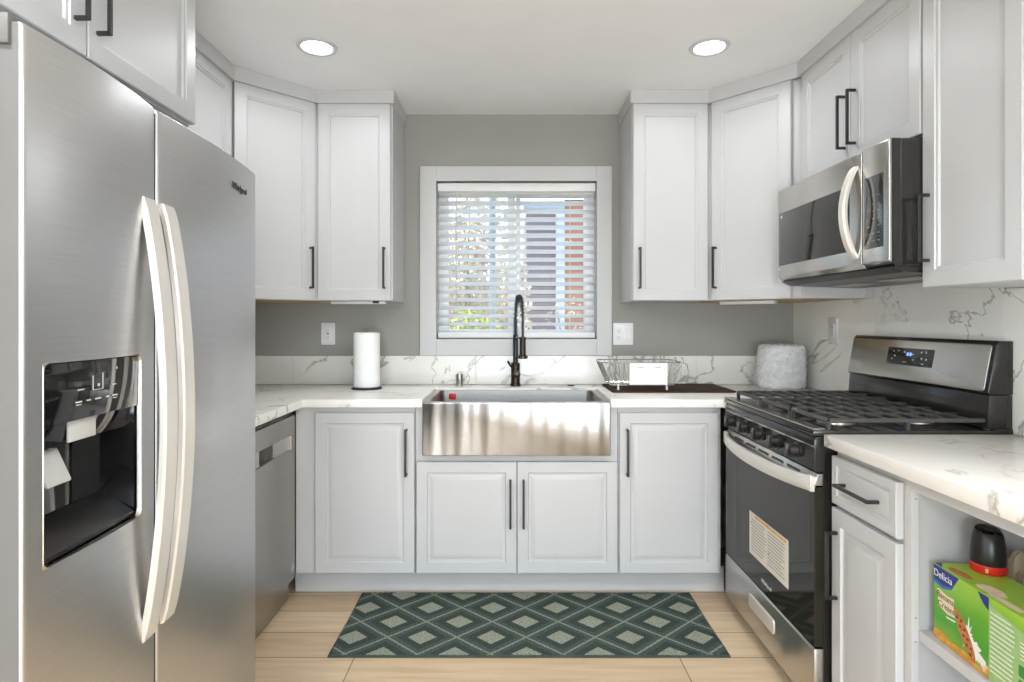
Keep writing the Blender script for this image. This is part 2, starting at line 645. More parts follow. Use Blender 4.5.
def obj(name, mb, mat, parent=None, loc=None, smooth=32, recalc=True):
    if recalc:
        bmesh.ops.recalc_face_normals(mb.bm, faces=mb.bm.faces)
    me = bpy.data.meshes.new(name)
    mb.bm.to_mesh(me)
    mb.bm.free()
    me.materials.append(MT[mat])
    if smooth:
        me.polygons.foreach_set('use_smooth', [True] * len(me.polygons))
        me.set_sharp_from_angle(angle=math.radians(smooth))
    o = bpy.data.objects.new(name, me)
    COL.objects.link(o)
    if loc is not None:
        o.location = loc
    if parent is not None:
        o.parent = parent
    return o


def tag(o, label, cat, group=None, kind=None):
    o['label'] = label
    o['category'] = cat
    if group:
        o['group'] = group
    if kind:
        o['kind'] = kind
    return o


def thing(name, label, cat, loc, deg=0, group=None):
    o = bpy.data.objects.new(name, None)
    o.empty_display_size = .05
    o.location = loc
    o.rotation_euler = (0, 0, math.radians(deg))
    COL.objects.link(o)
    return tag(o, label, cat, group)


def struct(name, mb, mat, **kw):
    o = obj(name, mb, mat, **kw)
    o['kind'] = 'structure'
    return o


def to_local(loc, deg, pts):
    c, s = math.cos(math.radians(-deg)), math.sin(math.radians(-deg))
    return [((x - loc[0]) * c - (y - loc[1]) * s, (x - loc[0]) * s + (y - loc[1]) * c) for x, y in pts]


def rrect(x0, x1, y0, y1, r, n=6):
    out = []
    for cx, cy, a in ((x1 - r, y1 - r, 0), (x0 + r, y1 - r, 90), (x0 + r, y0 + r, 180), (x1 - r, y0 + r, 270)):
        for k in range(n + 1):
            t = math.radians(a + 90 * k / n)
            out.append((cx + r * math.cos(t), cy + r * math.sin(t)))
    return out


# ------------------------------------------------------------------ room shell
struct('floor', MB().box(XL - .1, XR + .1, RY - .1, WY + .1, -.06, 0), 'floor', smooth=0)
struct('ceiling', MB().box(XL - .1, XR + .1, RY - .1, WY + .14, ROOM_H, ROOM_H + .1), 'ceil', smooth=0)
struct('wall_left', MB().box(XL - .1, XL, RY - .1, WY + .14, 0, ROOM_H), 'wall_white', smooth=0)
struct('wall_right', MB().box(XR, XR + .1, RY - .1, WY + .14, 0, ROOM_H), 'wall_white', smooth=0)

OX0, OX1, OZ0, OZ1 = -.419, .469, 1.162, 2.037      # window opening
w = MB()
w.box(XL, OX0 - .012, WY, WY + .14, 0, ROOM_H)
w.box(OX1 + .012, XR, WY, WY + .14, 0, ROOM_H)
w.box(OX0 - .012, OX1 + .012, WY, WY + .14, 0, OZ0 - .012)
w.box(OX0 - .012, OX1 + .012, WY, WY + .14, OZ1 + .012, ROOM_H)
struct('wall_back', w, 'wall', smooth=0)

# unseen wall behind the camera, its opening added to let light in
w = MB()
w.box(XL, -.9, RY - .1, RY, 0, ROOM_H)
w.box(1.4, XR, RY - .1, RY, 0, ROOM_H)
w.box(-.9, 1.4, RY - .1, RY, 2.2, ROOM_H)
struct('wall_front', w, 'wall_white', smooth=0)

# window casing + jamb lining + sashes
win = bpy.data.objects.new('window_1', None)
win.location = ((OX0 + OX1) / 2, WY, OZ0)
COL.objects.link(win)
win['kind'] = 'structure'
win['label'] = 'white cased sliding window above the sink'


def in_win(mb, name, mat, **kw):
    bmesh.ops.translate(mb.bm, verts=mb.bm.verts, vec=-Vector(win.location))
    return obj(name, mb, mat, win, **kw)


CX0, CX1, CZ0, CZ1 = -.510, .553, 1.0695, 2.119
c = MB()
yf = WY - .018
c.box(CX0, OX0, yf, WY, CZ0, CZ1, .002, 1)
c.box(OX1, CX1, yf, WY, CZ0, CZ1, .002, 1)
c.box(OX0, OX1, yf, WY, OZ1, CZ1, .002, 1)
c.box(OX0, OX1, yf, WY, CZ0, OZ0, .002, 1)
in_win(c, 'casing', 'trim')
c = MB()
c.box(OX0 - .012, OX0, yf + .004, WY + .14, OZ0 - .012, OZ1 + .012)
c.box(OX1, OX1 + .012, yf + .004, WY + .14, OZ0 - .012, OZ1 + .012)
c.box(OX0, OX1, yf + .004, WY + .14, OZ1, OZ1 + .012)
c.box(OX0, OX1, yf + .004, WY + .14, OZ0 - .012, OZ0)
in_win(c, 'jamb', 'trim', smooth=0)
fy = WY + .085
c = MB()
fw = .056
c.box(OX0, OX0 + fw, fy, fy + .05, OZ0, OZ1, .004)
c.box(OX1 - fw, OX1, fy, fy + .05, OZ0, OZ1, .004)
c.box(OX0 + fw, OX1 - fw, fy, fy + .05, OZ0, OZ0 + .05, .004)
c.box(OX0 + fw, OX1 - fw, fy, fy + .05, OZ1 - .05, OZ1, .004)
in_win(c, 'window_frame', 'vinyl')
for x0, x1, dy in ((-.024, .018, .010), (.02, .05, .03)):
    in_win(MB().box(x0, x1, fy + dy - .004, fy + dy + .018, OZ0 + .05, OZ1 - .05, .003), 'meeting_stile', 'vinyl')
for x0, x1, dy in ((OX0 + fw, -.024, .016), (.05, OX1 - fw, .036)):
    in_win(MB().box(x0, x1, fy + dy, fy + dy + .004, OZ0 + .05, OZ1 - .05), 'pane', 'glass', smooth=0)

# toe kick under the back run
struct('baseboard_back', MB().box(-1.012, .990, 2.734, 2.748, 0, .114), 'cab', smooth=0)
struct('baseboard_right', MB().box(1.075, 1.09, .56, 1.81, 0, .114), 'cab', smooth=0)

# ------------------------------------------------------------------ crown moulding
PROFILE = [(-.012, 2.346), (.005, 2.346), (.007, 2.348), (.007, 2.364), (.0095, 2.367), (.016, 2.367), (.018, 2.370), (.0185, 2.383), (.022, 2.386), (.027, 2.386), (.036, 2.399), (.038, 2.4105), (-.012, 2.4105)]


def sweep_crown(path, side):
    """profile swept along a plan polyline, outset to the given side with mitred corners."""
    bm = bmesh.new()
    n = len(path)
    loops = []
    for i, p in enumerate(path):
        p = Vector(p)
        ds = []
        if i > 0:
            ds.append((p - Vector(path[i - 1])).normalized())
        if i < n - 1:
            ds.append((Vector(path[i + 1]) - p).normalized())
        ns = [Vector((-d.y, d.x)) * side for d in ds]
        if len(ns) == 2:
            b = (ns[0] + ns[1])
            b = b / max(.2, (1 + ns[0].dot(ns[1])))
        else:
            b = ns[0]
        loops.append([bm.verts.new((p.x + b.x * o, p.y + b.y * o, z)) for o, z in PROFILE])
    m = len(PROFILE)
    for A, B in zip(loops, loops[1:]):
        for k in range(m):
            bm.faces.new((A[k], A[(k + 1) % m], B[(k + 1) % m], B[k]))
    bm.faces.new(loops[0])
    bm.faces.new(loops[-1])
    r = MB()
    r.bm.free()
    r.bm = bm
    return r


struct('trim_1', sweep_crown([(-.600, WY), (-.600, 2.918), (-.974, 2.918), (-1.259, 2.635), (-1.259, 1.897), (-1.022, 1.897), (-1.022, .925), (XL, .925)], -1), 'trim', smooth=0)
struct('trim_2', sweep_crown([(.602, WY), (.602, 2.918), (.985, 2.918), (1.278, 2.602), (1.278, .99), (XR, .99)], 1), 'trim', smooth=0)

# ------------------------------------------------------------------ cabinets
F_UP = [(0, .003), (.003, 0), (.052, 0), (.054, .004), (.060, .005), (.064, .011), (.069, .0115)]
F_BASE = [(0, .003), (.003, 0), (.048, 0), (.052, .008), (.060, .009), (.080, .002), (.083, .0018)]
F_DRAW = [(0, .003), (.003, 0), (.026, 0), (.030, .004), (.036, .005), (.044, .002), (.046, .0018)]


def add_door(root, x0, x1, z0, z1, rings, handle=None, name='door'):
    d = obj(name, MB().door(x0, x1, z0, z1, rings), 'cab', root, smooth=25)
    if handle:
        hx, hz, hl, vert = handle
        obj('handle', MB().bar_pull(hx, hz, hl, vert), 'black', d)
    return d


UB, UT = 1.364, 2.347
HZ = (1.424 + 1.626) / 2


def body_box(root, x0, x1, depth, z0, z1, front=.021, bev=.0015):
    return obj('body', MB().box(x0, x1, front, depth, z0, z1, bev, 1), 'cab', root)


# back wall uppers
r = thing('wall_cabinet', 'white upper cabinet on the window wall between the window and the left corner cabinet', 'wall cabinet', (-.974, 2.916, UB))
body_box(r, .002, .376, WY - 2.916 - .001, 0, 2.35 - UB)
add_door(r, .004, .368, 0, UT - UB, F_UP, (.339, HZ - UB, .205, True))
r = thing('wall_cabinet', 'white upper cabinet on the window wall between the window and the right corner cabinet', 'wall cabinet', (.600, 2.916, UB))
body_box(r, 0, .383, WY - 2.916 - .001, 0, 2.35 - UB)
add_door(r, .004, .378, 0, UT - UB, F_UP, (.034, HZ - UB, .205, True))


def corner_cab(label, A, B, world_poly, door, hx, deg):
    r = thing('corner_cabinet', label, 'corner cabinet', (A[0], A[1], UB), deg)
    loc = to_local(A, deg, world_poly)
    obj('body', MB().prism(loc, 0, 2.35 - UB, bev=.001, seg=1), 'cab', r)
    obj('bottom_panel', MB().prism([(a, b) for a, b in to_local(A, deg, world_poly)], -.0015, -.0003), 'wood', r, smooth=0)
    add_door(r, door[0], door[1], 0, UT - UB, F_UP, (hx, HZ - UB, .205, True))
    return r


A, B = (-1.259, 2.635), (-.974, 2.916)
deg = math.degrees(math.atan2(B[1] - A[1], B[0] - A[0]))
corner_cab('white angled corner cabinet above the counter beside the refrigerator', A, B,
           [(-1.277, 2.637), (-1.275, 2.651), (-.990, 2.932), (-.975, 2.939), (-.975, WY - .001), (XL + .001, WY - .001), (XL + .001, 2.637)], (.008, .393), .366, deg)
A, B = (.985, 2.916), (1.278, 2.602)
deg = math.degrees(math.atan2(B[1] - A[1], B[0] - A[0]))
corner_cab('white angled corner cabinet above the counter beside the microwave', A, B,
           [(.986, 2.939), (1.001, 2.931), (1.293, 2.617), (1.299, 2.603), (XR - .001, 2.603), (XR - .001, WY - .001), (.986, WY - .001)], (.008, .392), .034, deg)

# left wall uppers
r = thing('wall_cabinet', 'white upper cabinet on the left wall just beyond the cabinet above the refrigerator', 'wall cabinet', (-1.259, 1.897, UB), 90)
body_box(r, .001, .737, 1.574 - 1.259, 0, 2.35 - UB)
add_door(r, .004, .366, 0, UT - UB, F_UP, (.335, HZ - UB, .205, True))
add_door(r, .370, .732, 0, UT - UB, F_UP, (.401, HZ - UB, .205, True))

r = thing('wall_cabinet', 'wide two-door white cabinet above the refrigerator', 'wall cabinet', (-1.022, .925, 1.893), 90)
body_box(r, 0, .970, 1.574 - 1.022, 0, 2.35 - 1.893)
add_door(r, .004, .482, .004, UT - 1.893, F_UP, (.443, 2.067 - 1.893, .2, True))
add_door(r, .486, .966, .004, UT - 1.893, F_UP, (.517, 2.067 - 1.893, .2, True))

# right wall uppers
r = thing('wall_cabinet', 'short two-door white cabinet directly above the microwave', 'wall cabinet', (1.278, 2.592, 1.848), -90)
body_box(r, .0, .764, XR - 1.278 - .001, 0, 2.35 - 1.848)
add_door(r, .006, .380, .002, UT - 1.848, F_UP, (.349, 2.023 - 1.848, .206, True))
add_door(r, .384, .760, .002, UT - 1.848, F_UP, (.415, 2.023 - 1.848, .206, True))

r = thing('wall_cabinet', 'tall white upper cabinet immediately beside the microwave, above the short counter', 'wall cabinet', (1.278, 1.826, 1.366), -90)
body_box(r, 0, .366, XR - 1.278 - .001, 0, 2.35 - 1.366)
add_door(r, .003, .362, 0, UT - 1.366, F_UP, (.033, 1.5485 - 1.366, .209, True))
r = thing('wall_cabinet', 'white upper cabinet at the right edge, next past the tall one beside the microwave', 'wall cabinet', (1.278, 1.458, 1.366), -90)
body_box(r, 0, .46, XR - 1.278 - .001, 0, 2.35 - 1.366)
add_door(r, .003, .456, 0, UT - 1.366, F_UP, (.425, 1.5485 - 1.366, .209, True))

# base cabinets on the back run  (door fronts at y = 2.641)
DY = 2.641
DZ0, DZ1 = .122, .848
r = thing('base_cabinet', 'white base cabinet with one door between the dishwasher and the sink cabinet', 'base cabinet', (-.984, DY, .1145))
body_box(r, 0, .545, WY - DY - .001, 0, .873 - .1145)
add_door(r, .0935, .543, DZ0 - .1145, DZ1 - .1145, F_BASE, (.508, .671 - .1145, .21, True))
r = thing('sink_cabinet', 'white two-door cabinet under the steel sink', 'base cabinet', (-.437, DY, .1145))
b = MB()
b.box(0, .916, .021, WY - DY - .001, 0, .655 - .1145, .0015, 1)
b.box(0, .036, .021, .60, .655 - .1145, .873 - .1145)
b.box(.880, .916, .021, .60, .655 - .1145, .873 - .1145)
obj('body', b, 'cab', r)
add_door(r, .005, .4575, DZ0 - .1145, .626 - .1145, F_BASE, (.430, .440 - .1145, .214, True))
add_door(r, .4615, .914, DZ0 - .1145, .626 - .1145, F_BASE, (.489, .440 - .1145, .214, True))
r = thing('base_cabinet', 'white base cabinet with one door between the sink cabinet and the gas range', 'base cabinet', (.481, DY, .1145))
body_box(r, 0, .468, WY - DY - .001, 0, .873 - .1145)
add_door(r, .005, .452, DZ0 - .1145, DZ1 - .1145, F_BASE, (.038, .671 - .1145, .21, True))

# right run: drawer base and open shelf unit
r = thing('drawer_cabinet', 'narrow white base cabinet with a drawer over a door beside the gas range', 'base cabinet', (.987, 1.812, .1145), -90)
body_box(r, 0, .316, 1.555 - .987, 0, .873 - .1145)
d = obj('drawer', MB().door(.004, .309, .702 - .1145, .848 - .1145, F_DRAW), 'cab', r, smooth=25)
obj('handle', MB().bar_pull(.157, .775 - .1145, .168, False), 'black', d)
add_door(r, .004, .309, .122 - .1145, .690 - .1145, F_BASE, (.036, .5205 - .1145, .206, True))

r = thing('shelf_unit', 'open white shelf unit under the right counter with a carton on its shelf', 'shelf unit', (1.007, 1.4945, .1145), -90)
W_, D_ = .93, .547
b = MB()
b.box(0, .0205, 0, .019, 0, .7585, .001, 1)
b.box(W_ - .04, W_, 0, .019, 0, .7585, .001, 1)
b.box(.0205, W_ - .04, 0, .019, .722, .7585, .001, 1)
obj('face_frame', b, 'cab', r)
obj('side_panel', MB().box(0, .016, .0195, D_, 0, .7585), 'cab_in', r, smooth=0)
obj('side_panel', MB().box(W_ - .016, W_, .0195, D_, 0, .7585), 'cab_in', r, smooth=0)
obj('back_panel', MB().box(.0165, W_ - .0165, D_ - .01, D_, 0, .7585), 'cab_in', r, smooth=0)
obj('bottom_panel', MB().box(.0165, W_ - .0165, .0195, D_ - .0105, 0, .016), 'cab_in', r, smooth=0)
SHZ = .482
obj('shelf', MB().box(.0168, W_ - .0168, .008 + .012, D_ - .0105, SHZ - .1145 - .026, SHZ - .1145, .001, 1), 'cab', r)
for z in (.700, .400, .340):
    obj('screw_hole', MB().cyl((.0205, .010, z), (.0212, .010, z), .0022, n=10), 'slot', r)

# ------------------------------------------------------------------ counters and splash
CT0, CT1 = .874, .911
r = MB().prism([(XL + .001, 1.93), (-.939, 1.93), (-.939, 2.62), (-.402, 2.62), (-.402, 3.072), (.442, 3.072), (.442, 2.62), (.946, 2.62), (.946, 2.6), (1.564, 2.6), (1.564, 3.2395), (XL + .001, 3.2395)],
               CT0, CT1, bev=.0025)
tag(obj('countertop', r, 'quartz'), 'veined cream quartz countertop running from the refrigerator round past the sink', 'countertop')
r = MB().prism([(.967, .55), (.967, 1.2), (.967, 1.815), (1.564, 1.815), (1.564, .55)], CT0, CT1, bev=.0025)
r = obj('countertop', r, 'quartz_r')
tag(r, 'short cream quartz countertop at the near side of the range, above the open shelf', 'countertop')

# splash panels
b = MB()
xs = [XL + .001, -1.213, -.20, .62, 1.02, 1.5645]
for x0, x1 in zip(xs, xs[1:]):
    b.box(x0 + .0006, x1 - .0006, 3.240, WY - .0005, CT1 + .0005, 1.0685, .0008, 1)
tag(obj('backsplash', b, 'splash_b'), 'low veined marble backsplash strip along the window wall behind the sink', 'backsplash')
b = MB()
b.box(1.565, XR - .0005, 2.5275, WY - .0005, CT1 + .0005, UB - .002, .0008, 1)
b.box(1.565, XR - .0005, 1.86, 2.5265, CT1 + .0005, 1.425, .0008, 1)
b.box(1.565, XR - .0005, .55, 1.859, CT1 + .0005, UB, .0008, 1)
tag(obj('backsplash', b, 'splash'), 'tall veined marble backsplash slabs on the right wall behind the range', 'backsplash')

# ------------------------------------------------------------------ sink
sk = thing('sink', 'brushed stainless apron front sink under the window', 'sink', (.020, 2.594, .6635))
b = MB()
RZ = .9012 - .6635
b.prism(rrect(-.418, .418, 0, RZ, .008), 0, .014, axis='y', bev=.003)
obj('apron', b, 'steel_sink', sk)
b = MB()
ox0, ox1, oy0, oy1 = -.418, .418, .0145, .474
ix0, ix1, iy0, iy1 = -.392, .392, .034, .455
out = rrect(ox0, ox1, oy0, oy1, .006)
inn = rrect(ix0, ix1, iy0, iy1, .03)
flo = rrect(ix0 + .012, ix1 - .012, iy0 + .012, iy1 - .012, .05)
n = len(out)
bm = b.bm
lo = [[bm.verts.new((x, y, z)) for x, y in ring] for ring, z in ((out, .02), (out, RZ), (inn, RZ), (inn, RZ - .004), (flo, .03))]
for P_, Q_ in zip(lo, lo[1:]):
    for k in range(n):
        bm.faces.new((P_[k], P_[(k + 1) % n], Q_[(k + 1) % n], Q_[k]))
bm.faces.new(lo[-1])
obj('basin', b, 'steel_in', sk)
obj('drain', MB().lathe([(.0, .033), (.03, .033), (.045, .036), (.045, .031)], (0, .26), 24), 'chrome', sk)

sp = obj('scrub_sponge', MB().box(-.018, .018, -.012, .012, -.012, .018, .005), 'red', loc=(-.309, 3.034, .868))
tag(sp, 'small red scrub sponge against the back wall of the sink', 'sponge')

# faucet
FX, FY = .019, 3.165
fa = thing('faucet', 'tall dark spring pull-down faucet standing behind the sink', 'faucet', (FX, FY, CT1))
obj('base', MB().lathe([(0, 0), (.028, 0), (.029, .006), (.0265, .012), (.0245, .02), (.0245, .118), (.022, .124), (.014, .126), (.013, .15), (0, .15)]), 'bronze', fa)
obj('column', MB().loft([((0, 0, .150), .0125), ((0, 0, .16), .0145), ((0, 0, .272), .0145), ((0, 0, .276), .012)], 18), 'gunmetal', fa)
path = []
for k in range(61):
    t = k / 60
    if t < .25:
        path.append(Vector((0, 0, .27 + .09 * t / .25)))
    elif t < .8:
        a = (t - .25) / .55 * PI
        cx, ry = .018, .085
        path.append(Vector((.018 * (1 - math.cos(a)), -ry * (1 - math.cos(a)), .36 + .118 * math.sin(a) ** .9 if a < PI else .36)))
    else:
        path.append(Vector((.036, -.17, .36 - .09 * (t - .8) / .2)))
obj('hose', MB().loft([(p, .0065) for p in path], 10), 'gunmetal', fa)
coil = []
tot = len(path) - 14
turns = 26
for i in range(turns * 12):
    u = i / (turns * 12 - 1) * tot
    k = int(u)
    f = u - k
    p = path[k].lerp(path[min(k + 1, len(path) - 1)], f)
    d = (path[min(k + 1, len(path) - 1)] - path[k]).normalized()
    x = Vector((1, 0, 0))
    x = (x - d * x.dot(d)).normalized()
    y = d.cross(x)
    a = i / 12 * 2 * PI
    coil.append(p + (x * math.cos(a) + y * math.sin(a)) * .0115)
obj('spring', MB().tube(coil, .0024, 6), 'gunmetal', fa)
hx, hy = .036, -.17
obj('spray_head', MB().loft([((hx, hy, .272), .008), ((hx, hy, .262), .0115), ((hx, hy, .25), .0155), ((hx, hy, .19), .0165), ((hx, hy, .178), .0175), ((hx, hy, .172), .026), ((hx, hy, .160), .026), ((hx, hy, .158), .022)], 20), 'bronze', fa)
b = MB()
b.tube([(0, -.012, .262), (.018, -.09, .264), (hx, hy + .014, .262)], .005, 8)
b.lathe([(.0145, .255), (.018, .256), (.018, .268), (.0145, .269)], (hx, hy), 18)
obj('holder_arm', b, 'bronze', fa)
obj('temperature_knob', MB().loft([((.006, -.0225, .068), .019), ((.006, -.034, .068), .0205), ((.006, -.046, .068), .0195), ((.006, -.048, .068), .012)], 20), 'bronze', fa)
obj('lever', MB().loft([((-.018, -.01, .100), .006), ((-.030, -.012, .112), .005), ((-.041, -.014, .132), .006), ((-.043, -.014, .136), .003)], 10), 'bronze', fa)

ag = thing('air_gap_cap', 'short brushed nickel air gap cap on the counter behind the sink', 'air gap', (-.284, 3.165, CT1))
obj('cap', MB().lathe([(0, 0), (.0215, 0), (.0215, .004), (.0195, .006), (.0195, .060), (.0175, .0655), (0, .0665)]), 'nickel', ag)
obj('vent_slot', MB().box(-.003, .003, -.0202, -.0192, .012, .040), 'slot', ag)
ag = obj('hole_cover', MB().lathe([(0, 0), (.021, 0), (.021, .003), (.016, .006), (0, .007)]), 'bronze', loc=(.318, 3.165, CT1))
tag(ag, 'small round dark hole cover on the counter behind the sink', 'hole cover')

# ------------------------------------------------------------------ blind
BY = WY + .034
bl = thing('window_blind', 'white horizontal slat blind hanging inside the window', 'blind', ((OX0 + OX1) / 2, BY, OZ1))
hw = (OX1 - OX0) / 2 - .004
obj('head_rail', MB().box(-hw, hw, -.030, .028, -.052, -.006, .003), 'plastic_w', bl)
b = MB()
zt = -.068
tilt = math.radians(-18)
N = 17
for i in range(N):
    zc = zt - i * .0452
    prof = []
    for k in range(7):
        u = -.0255 + .051 * k / 6
        arch = .0035 * (1 - (u / .0255) ** 2)
        prof.append((u * math.cos(tilt) - arch * math.sin(tilt), u * math.sin(tilt) + arch * math.cos(tilt)))
    pts = prof + [(a, z - .0028) for a, z in reversed(prof)]
    bm = b.bm
    L = [bm.verts.new((-hw + .003, a, zc + z)) for a, z in pts]
    R = [bm.verts.new((hw - .003, a, zc + z)) for a, z in pts]
    m = len(pts)
    for k in range(m):
        bm.faces.new((L[k], L[(k + 1) % m], R[(k + 1) % m], R[k]))
    bm.faces.new(L[::-1])
    bm.faces.new(R)
obj('slats', b, 'slat', bl)
obj('bottom_rail', MB().box(-hw + .002, hw - .002, -.026, .026, -.869, -.838, .003), 'plastic_w', bl)
b = MB()
for x in (-.30, 0.0, .30):
    for y in (-.0275, .0265):
        b.tube([(x, y, -.05), (x, y, -.84)], .0008, 5)
obj('ladder_cord', b, 'plastic_w', bl)
obj('tilt_wand', MB().loft([((-.335, -.036, -.05), .003), ((-.335, -.036, -.07), .0035), ((-.335, -.036, -.62), .0035), ((-.335, -.036, -.63), .005), ((-.335, -.036, -.66), .004)], 8), 'plastic_g', bl)

# ------------------------------------------------------------------ wall plates


def plate(root, w, h, gangs):
    obj('cover_plate', MB().prism(rrect(-w / 2, w / 2, -h / 2, h / 2, .006), 0, .006, axis='y', bev=.0015), 'plastic_w', root)
    return root


o = thing('wall_outlet', 'white outlet plate on the grey wall beside the paper towel roll', 'outlet', (-1.022, WY - .0062, 1.191))
plate(o, .076, .122, 1)
f = obj('outlet_face', MB().prism(rrect(-.0165, .0165, -.034, .034, .003), -.003, 0, axis='y', bev=.0008), 'plastic_w', o)
b = MB()
for zc in (.018, -.018):
    b.box(-.0075, -.0055, -.0036, -.003, zc - .004, zc + .005)
    b.box(.0055, .0075, -.0036, -.003, zc - .004, zc + .005)
    b.cyl((0, -.003, zc - .009), (0, -.0036, zc - .009), .0026, n=10)
b.box(-.007, .007, -.0045, -.003, -.0035, .0035)
obj('slots', b, 'slot', f)

o = thing('switch_plate', 'white double plate with switch and outlet beside the window, above the dish rack', 'switch', (.618, WY - .0062, 1.190))
plate(o, .112, .122, 2)
f = obj('outlet_face', MB().prism(rrect(-.0445, -.0115, -.034, .034, .003), -.003, 0, axis='y', bev=.0008), 'plastic_w', o)
b = MB()
for zc in (.018, -.018):
    b.box(-.0355, -.0335, -.0036, -.003, zc - .004, zc + .005)
    b.box(-.0225, -.0205, -.0036, -.003, zc - .004, zc + .005)
    b.cyl((-.028, -.003, zc - .009), (-.028, -.0036, zc - .009), .0026, n=10)
obj('slots', b, 'slot', f)
b = MB()
b.prism([(.0115, -.033), (.0445, -.033), (.0445, .033), (.0115, .033)], -.002, 0, axis='y', bev=.0006)
b.box(.0155, .0405, -.005, -.0015, -.026, .026, .0012, 1)
obj('rocker', b, 'plastic_w', o)

o = thing('wall_outlet', 'white outlet plate on the marble slab behind the wrapped roll, near the range', 'outlet', (1.565 - .0062, 2.845, 1.215), -90)
plate(o, .076, .122, 1)
f = obj('outlet_face', MB().prism(rrect(-.0165, .0165, -.034, .034, .003), -.003, 0, axis='y', bev=.0008), 'plastic_w', o)
b = MB()
for zc in (.018, -.018):
    b.box(-.0075, -.0055, -.0036, -.003, zc - .004, zc + .005)
    b.box(.0055, .0075, -.0036, -.003, zc - .004, zc + .005)
obj('slots', b, 'slot', f)

# under-cabinet light bars
o = thing('light_bar', 'slim white light bar under the corner cabinet beside the microwave', 'under cabinet light', (1.18, 2.93, UB - .0018), -47)
obj('bar', MB().box(-.14, .14, -.02, .02, -.016, 0, .003), 'plastic_w', o)
o = thing('light_bar', 'slim white light bar under the cabinet above the paper towel roll', 'under cabinet light', (-.79, 3.02, UB - .0003), 0)
obj('bar', MB().box(-.14, .14, -.02, .02, -.014, 0, .003), 'plastic_w', o)
obj('switch_clip', MB().box(.085, .115, -.06, -.045, -.012, 0, .002), 'black', o)

# ------------------------------------------------------------------ ceiling downlights


def downlight(x, y, label, watts, group='recessed ceiling lights'):
    r = thing('ceiling_light', label, 'ceiling light', (x, y, ROOM_H), 0, group)
    obj('trim_ring', MB().lathe([(.060, -.001), (.066, -.006), (.081, -.004), (.084, 0), (.060, 0)], n=40), 'trim', r)
    obj('lens', MB().lathe([(0, -.0035), (.060, -.0035), (.060, -.0005), (0, -.0005)], n=40), 'lamp', r)
    l = light('lamp', 'AREA', (0, 0, -.012), (0, 0, 0), watts, (.91, .957, 1.0), shape='DISK', size=.13, spread=math.radians(165))
    l.parent = r


downlight(-.8176, 2.453, 'round recessed ceiling light above the counter beside the refrigerator', 2.5)
downlight(.828, 2.453, 'round recessed ceiling light above the range side of the kitchen', 2.2)
for x in (-.82, .82):  # unseen lamps added for more overhead light in the room
    for y in (.35, -1.6):
        downlight(x, y, 'added recessed ceiling light outside the view, put in to fill the room', 12.5)

# ------------------------------------------------------------------ refrigerator
FD = 93.17
fr = thing('refrigerator', 'tall stainless side by side refrigerator with curved pale handles', 'refrigerator', (-.767, .916, 0), FD)
FW, FH, FZ0 = .957, 1.732, .055
obj('body', MB().box(.006, FW - .006, .078, .745, .02, FH - .022, .006), 'steel_side', fr)
obj('seam_shade', MB().box(.3745, .3835, .004, .077, FZ0 + .01, FH - .01), 'black', fr, smooth=0)  # black strip between the doors standing in for the shade of the gap
obj('kick_grille', MB().box(.02, FW - .02, .05, .078, .012, .052, .003), 'black', fr)


def bulge(x, x0, x1):
    u = (x - x0) / (x1 - x0) * 2 - 1
    return -.013 * (1 - u * u)


def fridge_door(x0, x1, z0, z1, hole=None):
    b = MB()
    bm = b.bm
    xs = [x0, x0 + .0008, x0 + .0022, x0 + .005, x0 + .010]
    m = 18
    xs += [x0 + .010 + (x1 - x0 - .02) * k / m for k in range(1, m)]
    xs += [x1 - .010, x1 - .005, x1 - .0022, x1 - .0008, x1]
    zs = [z0, z0 + .004, z1 - .004, z1]
    if hole:
        xs = [x for x in xs if not any(abs(x - h) < .008 for h in hole[:2])] + list(hole[:2])
        zs += list(hole[2:])
    xs = sorted(xs)
    zs = sorted(zs)

    def yy(x):
        e = min(x - x0, x1 - x)
        rnd = .005 * (1 - math.sqrt(max(0, 1 - ((.005 - e) / .005) ** 2))) if e < .005 else 0
        return bulge(x, x0, x1) + rnd
    V = {}

    def v(x, z, y):
        k = (round(x, 5), round(z, 5), round(y, 5))
        if k not in V:
            V[k] = bm.verts.new((x, y, z))
        return V[k]
    for a, c in zip(xs, xs[1:]):
        for e, f in zip(zs, zs[1:]):
            if hole and a >= hole[0] - 1e-6 and c <= hole[1] + 1e-6 and e >= hole[2] - 1e-6 and f <= hole[3] + 1e-6:
                continue
            dz = lambda z: .002 if (abs(z - z0) < 1e-6 or abs(z - z1) < 1e-6) else 0
            bm.faces.new((v(a, e, yy(a) + dz(e)), v(c, e, yy(c) + dz(e)), v(c, f, yy(c) + dz(f)), v(a, f, yy(a) + dz(f))))
    B = .070
    for a, c in zip(xs, xs[1:]):
        bm.faces.new((v(a, z1, yy(a) + .002), v(c, z1, yy(c) + .002), v(c, z1, B), v(a, z1, B)))
        bm.faces.new((v(a, z0, yy(a) + .002), v(c, z0, yy(c) + .002), v(c, z0, B), v(a, z0, B)))
    for e, f in zip(zs, zs[1:]):
        dz = lambda z: .002 if (abs(z - z0) < 1e-6 or abs(z - z1) < 1e-6) else 0
        for x in (x0, x1):
            bm.faces.new((v(x, e, yy(x) + dz(e)), v(x, f, yy(x) + dz(f)), v(x, f, B), v(x, e, B))).material_index = 1
    bm.faces.new((v(x0, z0, B), v(x1, z0, B), v(x1, z1, B), v(x0, z1, B)))
    return b


HX0, HX1, HZ0, HZ1 = .037, .304, .858, 1.193
MT_SIDE = 'steel_side'
dl = obj('freezer_door', fridge_door(0, .374, FZ0, FH, (HX0, HX1, HZ0, HZ1)), 'steel', fr)
dr = obj('fridge_door', fridge_door(.384, FW, FZ0, FH), 'steel', fr)


